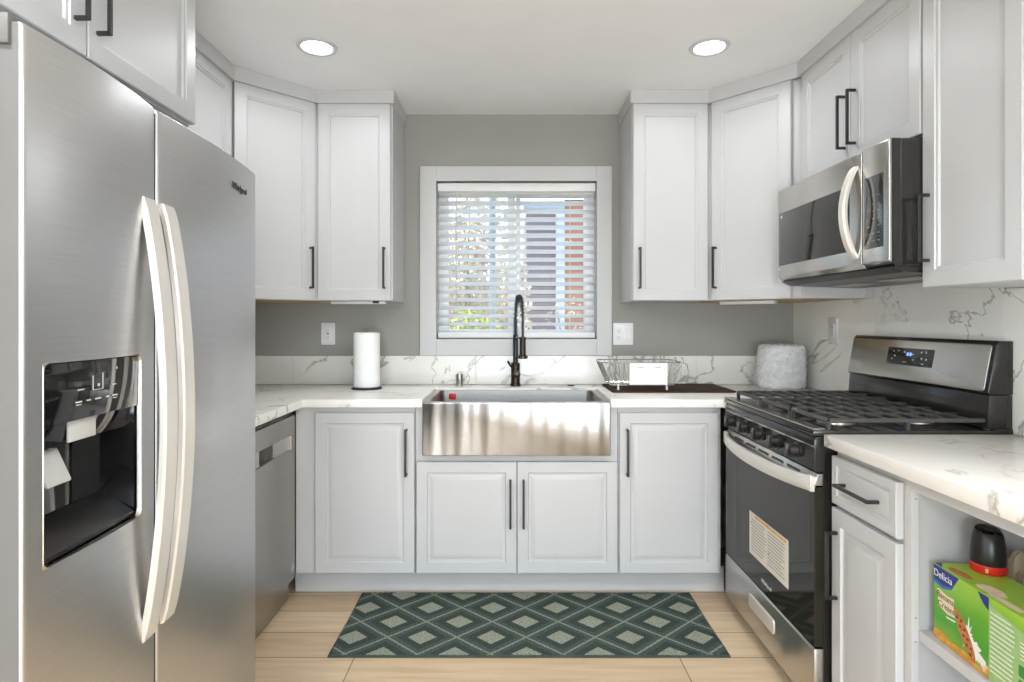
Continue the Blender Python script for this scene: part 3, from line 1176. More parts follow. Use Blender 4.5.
def bow_handle(t0, t1, z0, z1, p=.047):
    b = MB()
    bm = b.bm
    n = 36
    loops = []
    base = bulge((t0 + t1) / 2, 0 if t0 < .38 else .384, .378 if t0 < .38 else FW)
    for k in range(n + 1):
        u = k / n
        z = z0 + (z1 - z0) * u
        out = base - .004 - p * math.sin(PI * u) ** .75
        th = .013
        sl = .004 * (1 if u < .03 or u > .97 else 0)
        loops.append([bm.verts.new(q) for q in ((t0 + .004, out, z), (t1 - .004, out, z), (t1, out + .004, z), (t1, out + th, z), (t0, out + th, z), (t0, out + .004, z))])
    for A_, B_ in zip(loops, loops[1:]):
        for k in range(6):
            bm.faces.new((A_[k], A_[(k + 1) % 6], B_[(k + 1) % 6], B_[k]))
    bm.faces.new(loops[0])
    bm.faces.new(loops[-1])
    return b


obj('door_handle', bow_handle(.313, .365, .585, 1.526), 'handle_steel', dl, smooth=40)
obj('door_handle', bow_handle(.395, .447, .585, 1.526), 'handle_steel', dr, smooth=40)

for o_ in (dl, dr):
    o_.data.materials.append(MT[MT_SIDE])

# ice and water dispenser in the freezer door
yb = bulge(.173, 0, .378)
b = MB()      # rounded stainless bezel filling the corners of the cut-out
bm = b.bm
outp = [(HX0 - .003, HZ0 - .003), (HX1 + .003, HZ0 - .003), (HX1 + .003, HZ1 + .003), (HX0 - .003, HZ1 + .003)]
inn = rrect(HX0 + .0005, HX1 - .0005, HZ0 + .0005, HZ1 - .0005, .016)
outr = rrect(HX0 - .002, HX1 + .002, HZ0 - .002, HZ1 + .002, .004)


def yf_(x):
    return bulge(x, 0, .378)


L0 = [bm.verts.new((x, yf_(x) - .0004, z)) for x, z in outr]
L1 = [bm.verts.new((x, yf_(x) - .0022, z)) for x, z in rrect(HX0 - .001, HX1 + .001, HZ0 - .001, HZ1 + .001, .014)]
L2 = [bm.verts.new((x, yf_(x) + .006, z)) for x, z in inn]
for P_, Q_ in ((L0, L1), (L1, L2)):
    for k in range(len(P_)):
        k2 = (k + 1) % len(P_)
        bm.faces.new((P_[k], P_[k2], Q_[k2], Q_[k]))
obj('dispenser_bezel', b, 'steel_app', dl)
b = MB()      # dark recess shell
bm = b.bm
r0 = [(HX0, HZ0), (HX1, HZ0), (HX1, HZ1), (HX0, HZ1)]
r1 = [(HX0 + .012, HZ0 + .050), (HX1 - .012, HZ0 + .050), (HX1 - .012, HZ1 - .01), (HX0 + .012, HZ1 - .01)]
L0 = [bm.verts.new((x, .004 + (-.008 if 0 else 0), z)) for x, z in r0]
L1 = [bm.verts.new((x, .066, z)) for x, z in r1]
for k in range(4):
    bm.faces.new((L0[k], L0[(k + 1) % 4], L1[(k + 1) % 4], L1[k]))
bm.faces.new(L1)
obj('dispenser_recess', b, 'blackg', dl, smooth=0)
cp = MB()
cp.prism([(-.006, HZ1 - .002), (.03, HZ1 - .002), (.03, 1.090), (-.004, 1.088)], HX0 + .003, HX1 - .003, axis='x', bev=.001)
obj('control_panel', cp, 'blackg', dl)
b = MB()
b.prism([(.012, 1.088), (.05, 1.088), (.05, 1.046), (.018, 1.046)], HX0 + .006, HX1 - .006, axis='x', bev=.001)
obj('chute_housing', b, 'blackg', dl)
obj('chute_reflection', MB().box(.118, .190, .008, .014, 1.048, 1.088, .002), 'plastic_g', dl)  # pale plate standing in for a reflection in the glossy housing
b = MB()
M_ = Matrix.Translation((.098, .030, 1.02)) @ Matrix.Rotation(math.radians(-24), 4, 'X')
b.box(-.030, .030, -.003, .003, -.044, .020, .003, 2, M_)
b.box(-.036, .050, -.004, .004, .028, .034, .001, 1, M_)
obj('ice_paddle', b, 'plastic_g', dl)
b = MB()
b.prism([(.0, HZ0 + .004), (.064, HZ0 + .050), (.064, HZ0 + .056), (.0, HZ0 + .012)], HX0 + .006, HX1 - .006, axis='x', bev=.001)
obj('drip_tray', b, 'blackp', dl)
b = MB()
yi = -.0068


def icon(x0, x1, z0, z1):
    b.box(x0, x1, yi - .0002, yi + .001, z0, z1)


icon(.158, .159, 1.136, 1.163)
icon(.186, .187, 1.136, 1.166)
icon(.158, .187, 1.136, 1.1372)
for k, (x, ww) in enumerate(((.112, .016), (.142, .010), (.165, .016), (.196, .008), (.215, .016))):
    icon(x, x + ww, 1.1185, 1.121)
    if k in (0, 4):
        icon(x + .002, x + ww - .002, 1.114, 1.1155)
icon(.118, .134, 1.140, 1.142)
icon(.214, .226, 1.140, 1.142)
icon(.172, .177, 1.142, 1.147)
icon(.228, .230, 1.170, 1.174)
obj('panel_icons', b, 'icon', dl, smooth=0)
b = MB()
Mx = Matrix.Translation((.805, bulge(.805, .384, FW) - .0012, 1.652)) @ Matrix.Rotation(math.radians(2.4), 4, 'Z') @ Matrix.Rotation(PI / 2, 4, 'X')
b.text('Whirlpool', .027, Mx, .0008)
obj('badge', b, 'blackp', dr, smooth=0)
obj('hinge_cover', MB().box(-.0075, .03, .016, .085, FH - .036, FH + .012, .003), 'steel_side', fr)
obj('hinge_cover', MB().box(FW - .06, FW - .005, .03, .11, FH - .018, FH + .010, .003), 'plastic_g', fr)
for x in (.04, FW - .08):
    obj('foot', MB().cyl((x + .02, .11, 0), (x + .02, .11, .022), .02), 'black', fr)
    obj('foot', MB().cyl((x + .02, .68, 0), (x + .02, .68, .022), .02), 'black', fr)

# ------------------------------------------------------------------ dishwasher
dw = thing('dishwasher', 'stainless dishwasher with a pocket handle beside the refrigerator', 'dishwasher', (-.985, 2.050, 0), 90)
DWW = .606
obj('body', MB().box(.004, DWW - .004, .035, .57, .10, .862, .002), 'steel_side', dw)
obj('toe_panel', MB().box(.006, DWW - .006, .028, .05, .004, .10), 'steel_dw', dw)
b = MB()
hx0, hx1, hz0, hz1 = .045, DWW - .045, .690, .752
b.box(0, DWW, 0, .034, .10, hz0, .002, 1)
b.box(0, DWW, 0, .034, hz1, .838, .002, 1)
b.box(0, hx0, 0, .034, hz0, hz1)
b.box(hx1, DWW, 0, .034, hz0, hz1)
d = obj('door', b, 'steel_dw', dw)
obj('handle_strip', MB().box(hx0, .24, .005, .034, hz0, hz1), 'steel_app', d, smooth=0)
obj('handle_strip', MB().box(.37, hx1, .005, .034, hz0, hz1), 'steel_app', d, smooth=0)
obj('handle_pocket', MB().box(.24, .37, .026, .034, hz0, hz1), 'black', d, smooth=0)
obj('control_strip', MB().box(.002, DWW - .002, .004, .034, .839, .850, .002), 'blackp', dw)
obj('sticker', MB().cyl((DWW - .03, -.0002, .155), (DWW - .03, -.0008, .155), .018, n=20), 'plastic_g', d)

# filler panel between refrigerator and dishwasher
tag(obj('end_panel', MB().box(XL + .02, -.99, 1.945, 1.965, 0, CT0 - .001), 'cab', smooth=0), 'white end panel holding the counter between the refrigerator and the dishwasher', 'end panel')

# ------------------------------------------------------------------ gas range
GX, GY = .943, 2.586
ST = thing('gas_range', 'stainless and black gas range with cast iron grates', 'range', (GX, GY, 0), -90)
GW, GD = .762, .621
b = MB()
b.box(.004, GW - .004, .03, GD - .002, .06, .904, .002, 1)
obj('body', b, 'enamel', ST)
for x in (.05, GW - .05):
    for y in (.09, GD - .06):
        obj('foot', MB().lathe([(0, 0), (.018, 0), (.020, .010), (.012, .016), (.010, .061), (0, .061)], (x, y), 14), 'blackp', ST)
# storage drawer
b = MB()
b.prism([(.0, .06), (.0, .232), (.004, .238), (.03, .238), (.03, .035), (.012, .035), (.004, .045)], .002, GW - .002, axis='x', bev=.0015)
d = obj('storage_drawer', b, 'steel_app', ST)
obj('drawer_pull', MB().prism(rrect(.262, .485, .132, .186, .012), -.004, .002, axis='y', bev=.002), 'handle_steel', d)
# oven door
b = MB()
b.box(.002, GW - .002, .001, .03, .243, .752, .003, 1)
d = obj('oven_door', b, 'oven_glass', ST)
b = MB()
b.prism([(-.002, .752), (.001, .743), (.03, .743), (.03, .785), (.012, .785)], .002, GW - .002, axis='x', bev=.001)
obj('vent_rail', b, 'steel_app', d)
b = MB()
for k in range(5):
    x0 = .10 + k * .118
    M_ = Matrix.Translation((x0, .0053, .7690)) @ Matrix.Rotation(math.radians(-23), 4, 'X')
    b.box(0, .088, -.0012, .004, -.005, .004, 0, 1, M_)
obj('vent_slots', b, 'black', d, smooth=0)
b = MB()
bm = b.bm
loops = []
for k in range(41):
    u = k / 40
    x = .004 + (GW - .008) * u
    out = -.006 - .050 * (1 - (2 * u - 1) ** 2) ** .8
    dz = -.006 * math.sin(PI * u)
    loops.append([bm.verts.new((x, y, z + dz)) for y, z in ((out, .734), (out, .770), (out + .004, .775), (out + .014, .775), (out + .018, .770), (out + .018, .734), (out + .014, .729), (out + .004, .729))])
for A_, B_ in zip(loops, loops[1:]):
    for k in range(8):
        bm.faces.new((A_[k], A_[(k + 1) % 8], B_[(k + 1) % 8], B_[k]))
bm.faces.new(loops[0])
bm.faces.new(loops[-1])
for x in (.006, GW - .030):
    b.box(x, x + .024, -.010, .004, .728, .777, .002, 1)
obj('oven_handle', b, 'handle_steel', d, smooth=40)
lab = MB()
lab.box(.263, .588, -.0004, .0015, .346, .512)
obj('sticker', lab, 'label_paper', d, smooth=0)
b = MB()
for k in range(11):
    z = .486 - k * .0118
    for x0, x1 in ((.285, .415), (.428, .566)):
        b.box(x0, x1 - random.random() * .03, -.0009, -.0003, z - .0020, z + .0020)
b.cyl((.278, -.0003, .470), (.278, -.0009, .470), .004, n=10)
b.box(.430, .44, -.0009, -.0003, .40, .41)
obj('sticker_print', b, 'label_ink', d, smooth=0)
obj('sticker_header', MB().box(.315, .575, -.0010, -.0003, .498, .507), 'orange_p', d, smooth=0)
b = MB()
b.text('Whirlpool', .020, Matrix.Translation((.415, .0005, .283)) @ Matrix.Rotation(PI / 2, 4, 'X'), .0007)
obj('badge', b, 'icon', d, smooth=0)
# control panel and knobs
b = MB()
b.prism([(.0, .797), (.0, .888), (.006, .900), (.04, .904), (.04, .790), (.008, .790)], .0, GW, axis='x', bev=.0015)
cp = obj('control_panel', b, 'enamel', ST)
obj('panel_trim', MB().box(.003, GW - .003, -.0012, .001, .868, .873), 'steel_app', cp, smooth=0)
for x in (.105, .243, .381, .519, .657):
    k = obj('knob', MB().loft([((x, 0, .838), .026), ((x, -.006, .838), .026), ((x, -.008, .838), .0205), ((x, -.032, .838), .018), ((x, -.034, .838), .015)], 24), 'blackp', cp)
    g = MB()
    g.box(x - .0065, x + .0065, -.042, -.010, .838 - .0225, .838 + .0225, .002)
    obj('knob_grip', g, 'enamel', k)
# cooktop
b = MB()
b.prism([(-.004, .904), (-.004, .918), (.002, .924), (.04, .926), (.05, .920), (.56, .920), (.565, .926), (GD - .002, .926), (GD - .002, .904)], -.001, GW + .001, axis='x', bev=.001)
obj('cooktop', b, 'enamel', ST)
obj('front_trim', MB().box(.0, GW, -.0055, .034, .9235, .9275, .001, 1), 'steel_app', ST)
for (x, y, rr) in ((.16, .16, .045), (.16, .43, .036), (.381, .295, .05), (.60, .16, .05), (.60, .43, .036)):
    bn = obj('burner', MB().lathe([(0, .920), (rr + .012, .920), (rr + .010, .926), (rr, .930), (rr, .934), (0, .934)], (x, y), 24), 'nickel', ST)
    obj('burner_cap', MB().lathe([(rr - .006, .934), (rr - .003, .937), (rr - .004, .941), (0, .943)], (x, y), 24), 'iron', bn)
gz0, gz1 = .9455, .9575
gt = .0105
for gi in range(3):
    x0 = .010 + gi * .2485
    x1 = x0 + .2445
    y0, y1 = .046, .556
    b = MB()
    b.box(x0, x1, y0, y0 + gt, gz0 - .003, gz1 - .001, .003, 1)
    b.box(x0, x1, y1 - gt, y1, gz0 - .003, gz1 - .001, .003, 1)
    b.box(x0, x0 + gt, y0, y1, gz0 - .003, gz1 - .001, .003, 1)
    b.box(x1 - gt, x1, y0, y1, gz0 - .003, gz1 - .001, .003, 1)
    for k in range(1, 8):
        y = y0 + (y1 - y0) * k / 8
        b.box(x0 + .002, x1 - .002, y - gt / 2, y + gt / 2, gz0, gz1, .003, 1)
    xm = (x0 + x1) / 2
    b.box(xm - gt / 2, xm + gt / 2, y0, y1, gz0, gz1 - .001, .003, 1)
    for fx in (x0 + .006, x1 - .006):
        for fy_ in (y0 + .006, (y0 + y1) / 2, y1 - .006):
            b.box(fx - .006, fx + .006, fy_ - .006, fy_ + .006, .9195, gz0, .001, 1)
    obj('grate', b, 'iron', ST)
# backguard
b = MB()
b.prism([(.540, .926), (.548, 1.03), (GD - .001, 1.03), (GD - .001, .926)], .002, GW - .002, axis='x', bev=.002)
obj('riser', b, 'enamel', ST)
b = MB()
b.prism([(.541, 1.040), (.569, 1.190), (.577, 1.200), (GD - .0005, 1.200), (GD - .0005, 1.032), (.545, 1.032)], .0, GW, axis='x', bev=.003)
bg = obj('backguard', b, 'enamel', ST)
th = math.atan2(.028, .150)
Mg = Matrix.Translation((0, .5405, 1.040)) @ Matrix.Rotation(-th, 4, 'X')
b = MB()
b.prism(rrect(.006, GW - .014, .000, .150, .010), -.003, .001, axis='y', bev=.001, mat=Mg)
obj('steel_fascia', b, 'steel_app', bg)
b = MB()
b.prism(rrect(.256, .508, .055, .121, .004), -.0045, -.002, axis='y', bev=.0005, mat=Mg)
dp = obj('display', b, 'blackg', bg)
b = MB()
for x, z, ww, hh in ((.30, .102, .006, .006), (.335, .097, .020, .003), (.35, .075, .008, .006), (.39, .105, .007, .006), (.415, .105, .006, .008), (.395, .082, .007, .007), (.42, .080, .006, .006), (.245, .086, .009, .006), (.235, .104, .008, .004), (.262, .107, .010, .003), (.232, .074, .006, .004), (.30, .066, .018, .003), (.40, .064, .014, .003)):
    b.box(x + .052, x + .052 + ww, -.0050, -.0042, z, z + hh, 0, 1, Mg)
obj('display_icons', b, 'icon', dp, smooth=0)
b = MB()
b.box(.368, .378, -.0052, -.0043, .092, .104, 0, 1, Mg)
b.box(.384, .394, -.0052, -.0043, .092, .104, 0, 1, Mg)
obj('clock_digits', b, 'blue_led', dp, smooth=0)

# ------------------------------------------------------------------ microwave
MW = thing('microwave', 'stainless over-the-range microwave with a curved pale handle', 'microwave', (1.177, 2.586, 1.430), -90)
MWW, MWH, MWD = .760, .405, .377
DX1 = .616
b = MB().box(.0, MWW, .035, MWD, .004, MWH, .003, 1)
b.prism([(.0092, .018), (.0092, MWH), (.036, MWH), (.036, .004), (.022, .004)], DX1 + .007, MWW, axis='x')
b.box(DX1 + .001, DX1 + .0065, .002, .036, .02, MWH - .004)
obj('body', b, 'enamel', MW)
b = MB()
b.prism([(.006, .012), (.034, -.014), (MWD - .01, -.026), (MWD - .01, .004), (.006, .004)][:0] or [(.012, .004), (.05, -.014), (MWD - .02, -.024), (MWD - .02, .0039), (.012, .0039)][1:] + [(.012, .0039)], .006, MWW - .006, axis='x')
obj('bottom_grille', b, 'blackp', MW, smooth=0)
for x0 in (.10, .44):
    obj('grease_filter', MB().box(x0, x0 + .22, .16, .26, -.0225, -.018, .001, 1), 'nickel', MW)
b = MB()
b.prism([(.0, .026), (.0, MWH - .004), (.004, MWH), (.034, MWH), (.034, .0), (.022, .0)], .0, DX1, axis='x', bev=.0015)
d = obj('door', b, 'steel_app', MW)
obj('window', MB().prism(rrect(.012, .545, .074, .302, .004), -.002, .002, axis='y', bev=.0008), 'oven_glass', d)
b = MB()
bm = b.bm
loops = []
for k in range(31):
    u = k / 30
    z = .045 + .315 * u
    out = -.006 - .046 * math.sin(PI * u) ** .7
    loops.append([bm.verts.new((x, y, z)) for x, y in ((.562, out + .006), (.568, out), (.592, out), (.598, out + .006), (.596, out + .016), (.564, out + .016))])
for A_, B_ in zip(loops, loops[1:]):
    for k in range(6):
        bm.faces.new((A_[k], A_[(k + 1) % 6], B_[(k + 1) % 6], B_[k]))
bm.faces.new(loops[0])
bm.faces.new(loops[-1])
obj('door_handle', b, 'handle_steel', d, smooth=40)
obj('badge', MB().box(.030, .045, -.0028, -.0018, .278, .290), 'icon', d, smooth=0)
b = MB()
b.prism([(.0, .026), (.0, MWH - .004), (.003, MWH), (.0085, MWH), (.0085, .016)], DX1 + .007, MWW, axis='x', bev=.001)
cp = obj('control_panel', b, 'steel_app', MW)
obj('keypad', MB().prism(rrect(DX1 + .018, MWW - .028, .070, .306, .004), -.0015, .002, axis='y', bev=.0006), 'blackg', cp)
b = MB()
for rr in range(7):
    for cc in range(3):
        x = DX1 + .034 + cc * .027
        z = .092 + rr * .024
        b.box(x, x + .012, -.0019, -.0013, z, z + .0035)
obj('keypad_print', b, 'slot', cp, smooth=0)

# ------------------------------------------------------------------ things on the counters
r = thing('paper_towel_holder', 'full white paper towel roll on an upright holder beside the refrigerator end of the counter', 'paper towel', (-.752, 3.03, CT1))
obj('base', MB().lathe([(0, 0), (.078, 0), (.078, .007), (.074, .010), (0, .010)], n=40), 'black', r)
obj('rod', MB().lathe([(0, .010), (.005, .010), (.005, .298), (.011, .302), (.012, .308), (.008, .314), (0, .315)], n=16), 'nickel', r)
obj('roll', MB().lathe([(.020, .011), (.064, .011), (.067, .014), (.067, .288), (.064, .291), (.021, .291), (.020, .288), (.020, .011)], n=48), 'paper', r)

m_ = MB().prism(rrect(.490, 1.098, 2.855, 3.200, .018), CT1 + .0002, CT1 + .009, bev=.002)
m_.prism(rrect(.490, 1.098, 2.855, 2.873, .0085), CT1 + .007, CT1 + .0098, bev=.001)
tag(obj('drying_mat', m_, 'mat'), 'dark brown drying tray lying on the counter under the dish rack', 'drying mat')

rk = thing('dish_rack', 'chrome wire dish rack standing on the dark tray', 'dish rack', (.640, 3.0, CT1 + .0100))
bz, tz = .022, .136
bo = rrect(-.145, .165, -.105, .105, .025, 4)
to = rrect(-.195, .200, -.125, .125, .035, 4)
obj('top_rim', MB().tube([(x, y, tz) for x, y in to], .0030, 8, True), 'chrome', rk)
obj('bottom_rim', MB().tube([(x, y, bz) for x, y in bo], .0024, 8, True), 'chrome', rk)
b = MB()
for k in range(-5, 7):
    x = k * .0245
    b.tube([(x * 1.22, -.124, tz), (x, -.104, bz), (x, .104, bz), (x * 1.22, .124, tz)], .0015, 6)
for k in range(-4, 5):
    y = k * .024
    b.tube([(-.194, y * 1.15, tz), (-.146, y, bz), (.165, y, bz), (.199, y * 1.15, tz)], .0015, 6)
obj('basket_wires', b, 'chrome', rk)
for x in (-.115, .125):
    for y in (-.108, .100):
        obj('foot', MB().loft([((x, y, .0), .0055), ((x, y, .010), .006), ((x, y, .020), .0035), ((x, y, .030), .0025)], 10), 'plastic_w', rk)
b = MB()
for x in (.155, .19):
    b.tube([(x, -.128, tz - .08), (x, -.130, tz), (x + .004, -.122, tz + .022), (x + .012, -.110, tz + .026), (x + .02, -.10, tz + .01), (x + .022, -.098, tz - .05)], .0022, 6)
b.tube([(.2, -.1, tz), (.226, -.104, tz - .01), (.236, -.108, tz - .07), (.250, -.108, tz - .08)], .0022, 6)
obj('cup_hook', b, 'chrome', rk)

b = MB()
cu = thing('cutlery_holder', 'white plastic cutlery bin hung on the front of the dish rack', 'cutlery holder', (.664, 2.845, .952))
b.box(-.092, .092, -.003, .0, 0, .105, .001, 1)
b.box(-.092, .092, .020, .023, 0, .105, .001, 1)
b.box(-.092, -.089, 0, .02, 0, .105)
b.box(.089, .092, 0, .02, 0, .105)
b.box(-.089, .089, 0, .02, 0, .003)
obj('bin', b, 'plastic_w', cu)
for x in (-.055, .030):
    obj('slot', MB().box(x, x + .03, -.0036, -.0028, .082, .0845), 'slot', cu, smooth=0)

# plastic-wrapped roll in the corner
wr = thing('wrapped_roll', 'bulky white paper roll wrapped in clear plastic in the corner by the range', 'paper roll', (1.425, 3.095, CT1))
obj('roll', MB().lathe([(0, .001), (.108, .001), (.116, .008), (.119, .05), (.118, .18), (.112, .218), (.10, .226), (.028, .226), (.024, .20), (0, .20)], n=48), 'paper', wr)
b = MB()
bm = b.bm
rs = random.Random(3)
loops = []
n = 56
from mathutils import noise as mnoise
for j, (rr, z) in enumerate(((.119, .0015), (.1215, .03), (.1235, .07), (.1235, .11), (.1235, .15), (.1225, .19), (.119, .222), (.105, .234), (.07, .236), (.03, .234))):
    lp = []
    for k in range(n):
        a = 2 * PI * k / n
        nx = mnoise.noise(Vector((math.cos(a) * 5, math.sin(a) * 5, z * 40 + j)))
        gat = max(0, math.cos(a - math.radians(198))) ** 10
        R_ = rr + .007 * nx + gat * .050 * math.exp(-((z - .06) / .09) ** 2) * (1 + .5 * nx)
        R_ = max(R_, rr * .985)
        x = R_ * math.cos(a)
        y = R_ * math.sin(a)
        x = min(x, .1305)
        y = min(y, .1435)
        lp.append(bm.verts.new((x, y, z + .003 * nx * (j > 6))))
    loops.append(lp)
for A_, B_ in zip(loops, loops[1:]):
    for k in range(n):
        bm.faces.new((A_[k], A_[(k + 1) % n], B_[(k + 1) % n], B_[k]))
bm.faces.new(loops[-1])
obj('plastic_wrap', b, 'film', wr, smooth=60)

# ------------------------------------------------------------------ things on the open shelf
CA = 3.4
ct = thing('cookie_carton', 'bright green cookie carton at the front of the open shelf', 'carton', (1.049, 1.456, SHZ), -90 - CA)
CL, CD, CH = .37, .122, .180      # local x runs along the printed front toward the viewer, -y is the printed front
obj('box', MB().box(0, CL, 0, CD, 0, CH, .0012, 1), 'carton', ct)
E = .0004


def pr(pts, name, mat, lift=0):
    return obj(name, MB().prism(pts, -E * (1 + lift), .0002, axis='y'), mat, ct, smooth=0)


def blob(cx, cz, rx, rz, ang=0, n=28, wob=0, seed=0):
    out = []
    rg = random.Random(seed)
    for k in range(n):
        a = 2 * PI * k / n
        f = 1 + wob * (rg.random() - .5)
        x, z = rx * math.cos(a) * f, rz * math.sin(a) * f
        c_, s_ = math.cos(ang), math.sin(ang)
        out.append((cx + x * c_ - z * s_, cz + x * s_ + z * c_))
    return out


pr([(.001, .1785), (.090, .1785), (.064, .140), (.034, .131), (.001, .137)], 'logo_patch', 'navy')
pr([(.001, .1368), (.034, .1308), (.064, .1398), (.070, .148), (.036, .139), (.001, .145)], 'logo_swoosh', 'blue', .6)
b = MB()
b.text('Delicia', .024, Matrix.Translation((.036, -E * 2.4, .160)) @ Matrix.Rotation(PI / 2, 4, 'X'), .0002)
obj('logo_lettering', b, 'white_p', ct, smooth=0)
pr([(.013, .123), (.022, .126), (.050, .120), (.074, .122), (.072, .100), (.076, .080), (.052, .076), (.020, .084)], 'name_banner', 'cream')
b = MB()
b.text('Banana', .021, Matrix.Translation((.044, -E * 2.2, .112)) @ Matrix.Rotation(PI / 2, 4, 'X'), .0002)
b.text('Cream', .021, Matrix.Translation((.047, -E * 2.2, .091)) @ Matrix.Rotation(PI / 2, 4, 'X'), .0002)
obj('name_lettering', b, 'brown_p', ct, smooth=0)
pr([(.048, .066), (.078, .070), (.078, .073), (.046, .070)], 'small_tag', 'white_p')
pr(blob(.135, .048, .042, .014, math.radians(-40), 40, .9, 5), 'milk_splash', 'white_p')
pr(blob(.118, .060, .010, .034, math.radians(-12), 20, .9, 8), 'milk_splash', 'white_p', .1)
pr(blob(.110, .058, .056, .0155, math.radians(-56)), 'cookie_picture', 'cookie', .5)
b = MB()
for k in range(9):
    u = -.8 + 1.6 * k / 8
    cx = .110 + .048 * u * math.cos(math.radians(-56)) + (.004 if k % 2 else -.004)
    cz = .058 + .048 * u * math.sin(math.radians(-56)) + (.003 if k % 2 else -.003)
    b.prism(blob(cx, cz, .0042, .0034, n=10), -E * 2.0, -E, axis='y')
obj('chocolate_chips', b, 'choc', ct, smooth=0)
pr([(.001, .001), (.001, .020), (.03, .026), (.06, .016), (.10, .020), (.150, .012), (.182, .03), (.182, .001)], 'wheat_picture', 'orange_p')
pr([(.183, .001), (CL - .001, .001), (CL - .001, .135), (.183, .165)], 'info_panel', 'pale_green')
b = MB()
for k in range(13):
    z = .150 - k * .0105
    b.box(.187, .255 - .012 * random.random(), -E * 2.2, -E, z - .0012, z + .0012)
for k in range(5):
    z = .128 - k * .008
    b.box(.268, .34, -E * 2.2, -E, z - .0012, z + .0012)
obj('info_print', b, 'white_p', ct, smooth=0)
for z in (.070, .040):
    pr(rrect(.264, .300, z - .012, z + .012, .003), 'info_window', 'green_d', .6)
pr([(.150, .1785), (.183, .1785), (.183, .150), (.168, .158), (.156, .170)], 'corner_flash', 'navy', .4)


def top(pts, name, mat):
    return obj(name, MB().prism(pts, CH - .0002, CH + E, axis='z'), mat, ct, smooth=0)


top(blob(.060, .022, .034, .012, .1), 'cookie_picture', 'cookie')
top(blob(.150, .030, .034, .018, .1, 24, .2, 2), 'milk_splash', 'cream')
top([(.165, .006), (.25, .010), (.25, .028), (.165, .022)], 'name_banner', 'cream')
top([(.001, .001), (.03, .001), (.001, .02)], 'corner_flash', 'navy')

cn = thing('air_freshener', 'cone shaped air freshener with black cap and red base standing on the green carton', 'air freshener', (1.146, 1.408, SHZ + CH + .0006))
obj('red_base', MB().lathe([(0, 0), (.0355, 0), (.0368, .003), (.0364, .018), (.035, .020), (0, .020)], n=36), 'red', cn)
obj('gold_mark', MB().box(-.0270, -.0205, -.0290, -.022, .004, .015, .002), 'gold', cn)
b = MB()
bm = b.bm
loops = []
for rr, z, tl in ((.0350, .020, 0), (.0360, .023, 0), (.0350, .050, 0), (.0325, .074, .0), (.0290, .092, .15), (.0255, .099, .20)):
    loops.append([bm.verts.new((rr * math.cos(2 * PI * k / 36), rr * math.sin(2 * PI * k / 36), z + tl * rr * math.cos(2 * PI * k / 36 - 1.2))) for k in range(36)])
loops.append([bm.verts.new((0.0205 * math.cos(2 * PI * k / 36), 0.0205 * math.sin(2 * PI * k / 36), .088 + .005 * math.cos(2 * PI * k / 36 - 1.2))) for k in range(36)])
for A_, B_ in zip(loops, loops[1:]):
    for k in range(36):
        bm.faces.new((A_[k], A_[(k + 1) % 36], B_[(k + 1) % 36], B_[k]))
bm.faces.new(loops[-1])
bm.faces.new(loops[0])
obj('cap', b, 'blackp', cn)
obj('vent_tab', MB().loft([((.003, .004, .087), .010), ((.003, .004, .096), .010), ((.003, .004, .099), .007)], 16), 'enamel', cn)

bgm = bmesh.new()
bmesh.ops.create_icosphere(bgm, subdivisions=4, radius=1)
for v in bgm.verts:
    p = v.co.copy()
    q = mnoise.noise(p * 2.3) * .30 + mnoise.noise(p * 6) * .14
    v.co = Vector((p.x * .062, p.y * .034, max(-.085, p.z * .115))) * (1 + q)
    v.co.z = max(v.co.z, -.085)
    v.co.y = min(v.co.y, .043)
bb = MB()
bb.bm.free()
bb.bm = bgm
MT['bag_beige'] = plain('crumpled_bag', (.46, .36, .25), .35, var=.2, scale=18)
tag(obj('paper_bag', bb, 'bag_beige', loc=(1.245, 1.432, SHZ + .0855), smooth=18), 'crumpled beige bag on the open shelf beside the air freshener', 'bag')

# ------------------------------------------------------------------ rug
rg = thing('kitchen_rug', 'dark green lozenge patterned runner rug on the floor before the sink', 'rug', (.064, 2.448, 0))
b = MB()
bm = b.bm
nx, ny = 60, 20
RW, RD = .751, .250
grid = []
for i in range(nx + 1):
    row = []
    for j in range(ny + 1):
        x = -RW + 2 * RW * i / nx
        y = -RD + 2 * RD * j / ny
        e = max(0, (abs(y) - RD * .8) / (RD * .2))
        wv = .0035 * e * max(0, math.sin(x * 9 + (1 if y > 0 else 2.2)))
        row.append(bm.verts.new((x, y + (.004 * math.sin(x * 9) * e), .0065 + wv)))
    grid.append(row)
for i in range(nx):
    for j in range(ny):
        bm.faces.new((grid[i][j], grid[i + 1][j], grid[i + 1][j + 1], grid[i][j + 1]))
ed = [grid[i][0] for i in range(nx + 1)] + [grid[nx][j] for j in range(1, ny + 1)] + [grid[i][ny] for i in range(nx - 1, -1, -1)] + [grid[0][j] for j in range(ny - 1, 0, -1)]
lo_ = [bm.verts.new((v.co.x, v.co.y, .0008)) for v in ed]
for k in range(len(ed)):
    k2 = (k + 1) % len(ed)
    bm.faces.new((ed[k], ed[k2], lo_[k2], lo_[k]))
obj('pile', b, 'rug', rg)
bd = MB().tube([(v.co.x, v.co.y, v.co.z - .002) for v in []] or [(x * (RW + .003), y * (RD + .003), .005) for x, y in ((-1, -1), (1, -1), (1, 1), (-1, 1))], .0042, 8, True)
obj('binding', bd, 'rug_edge', rg)

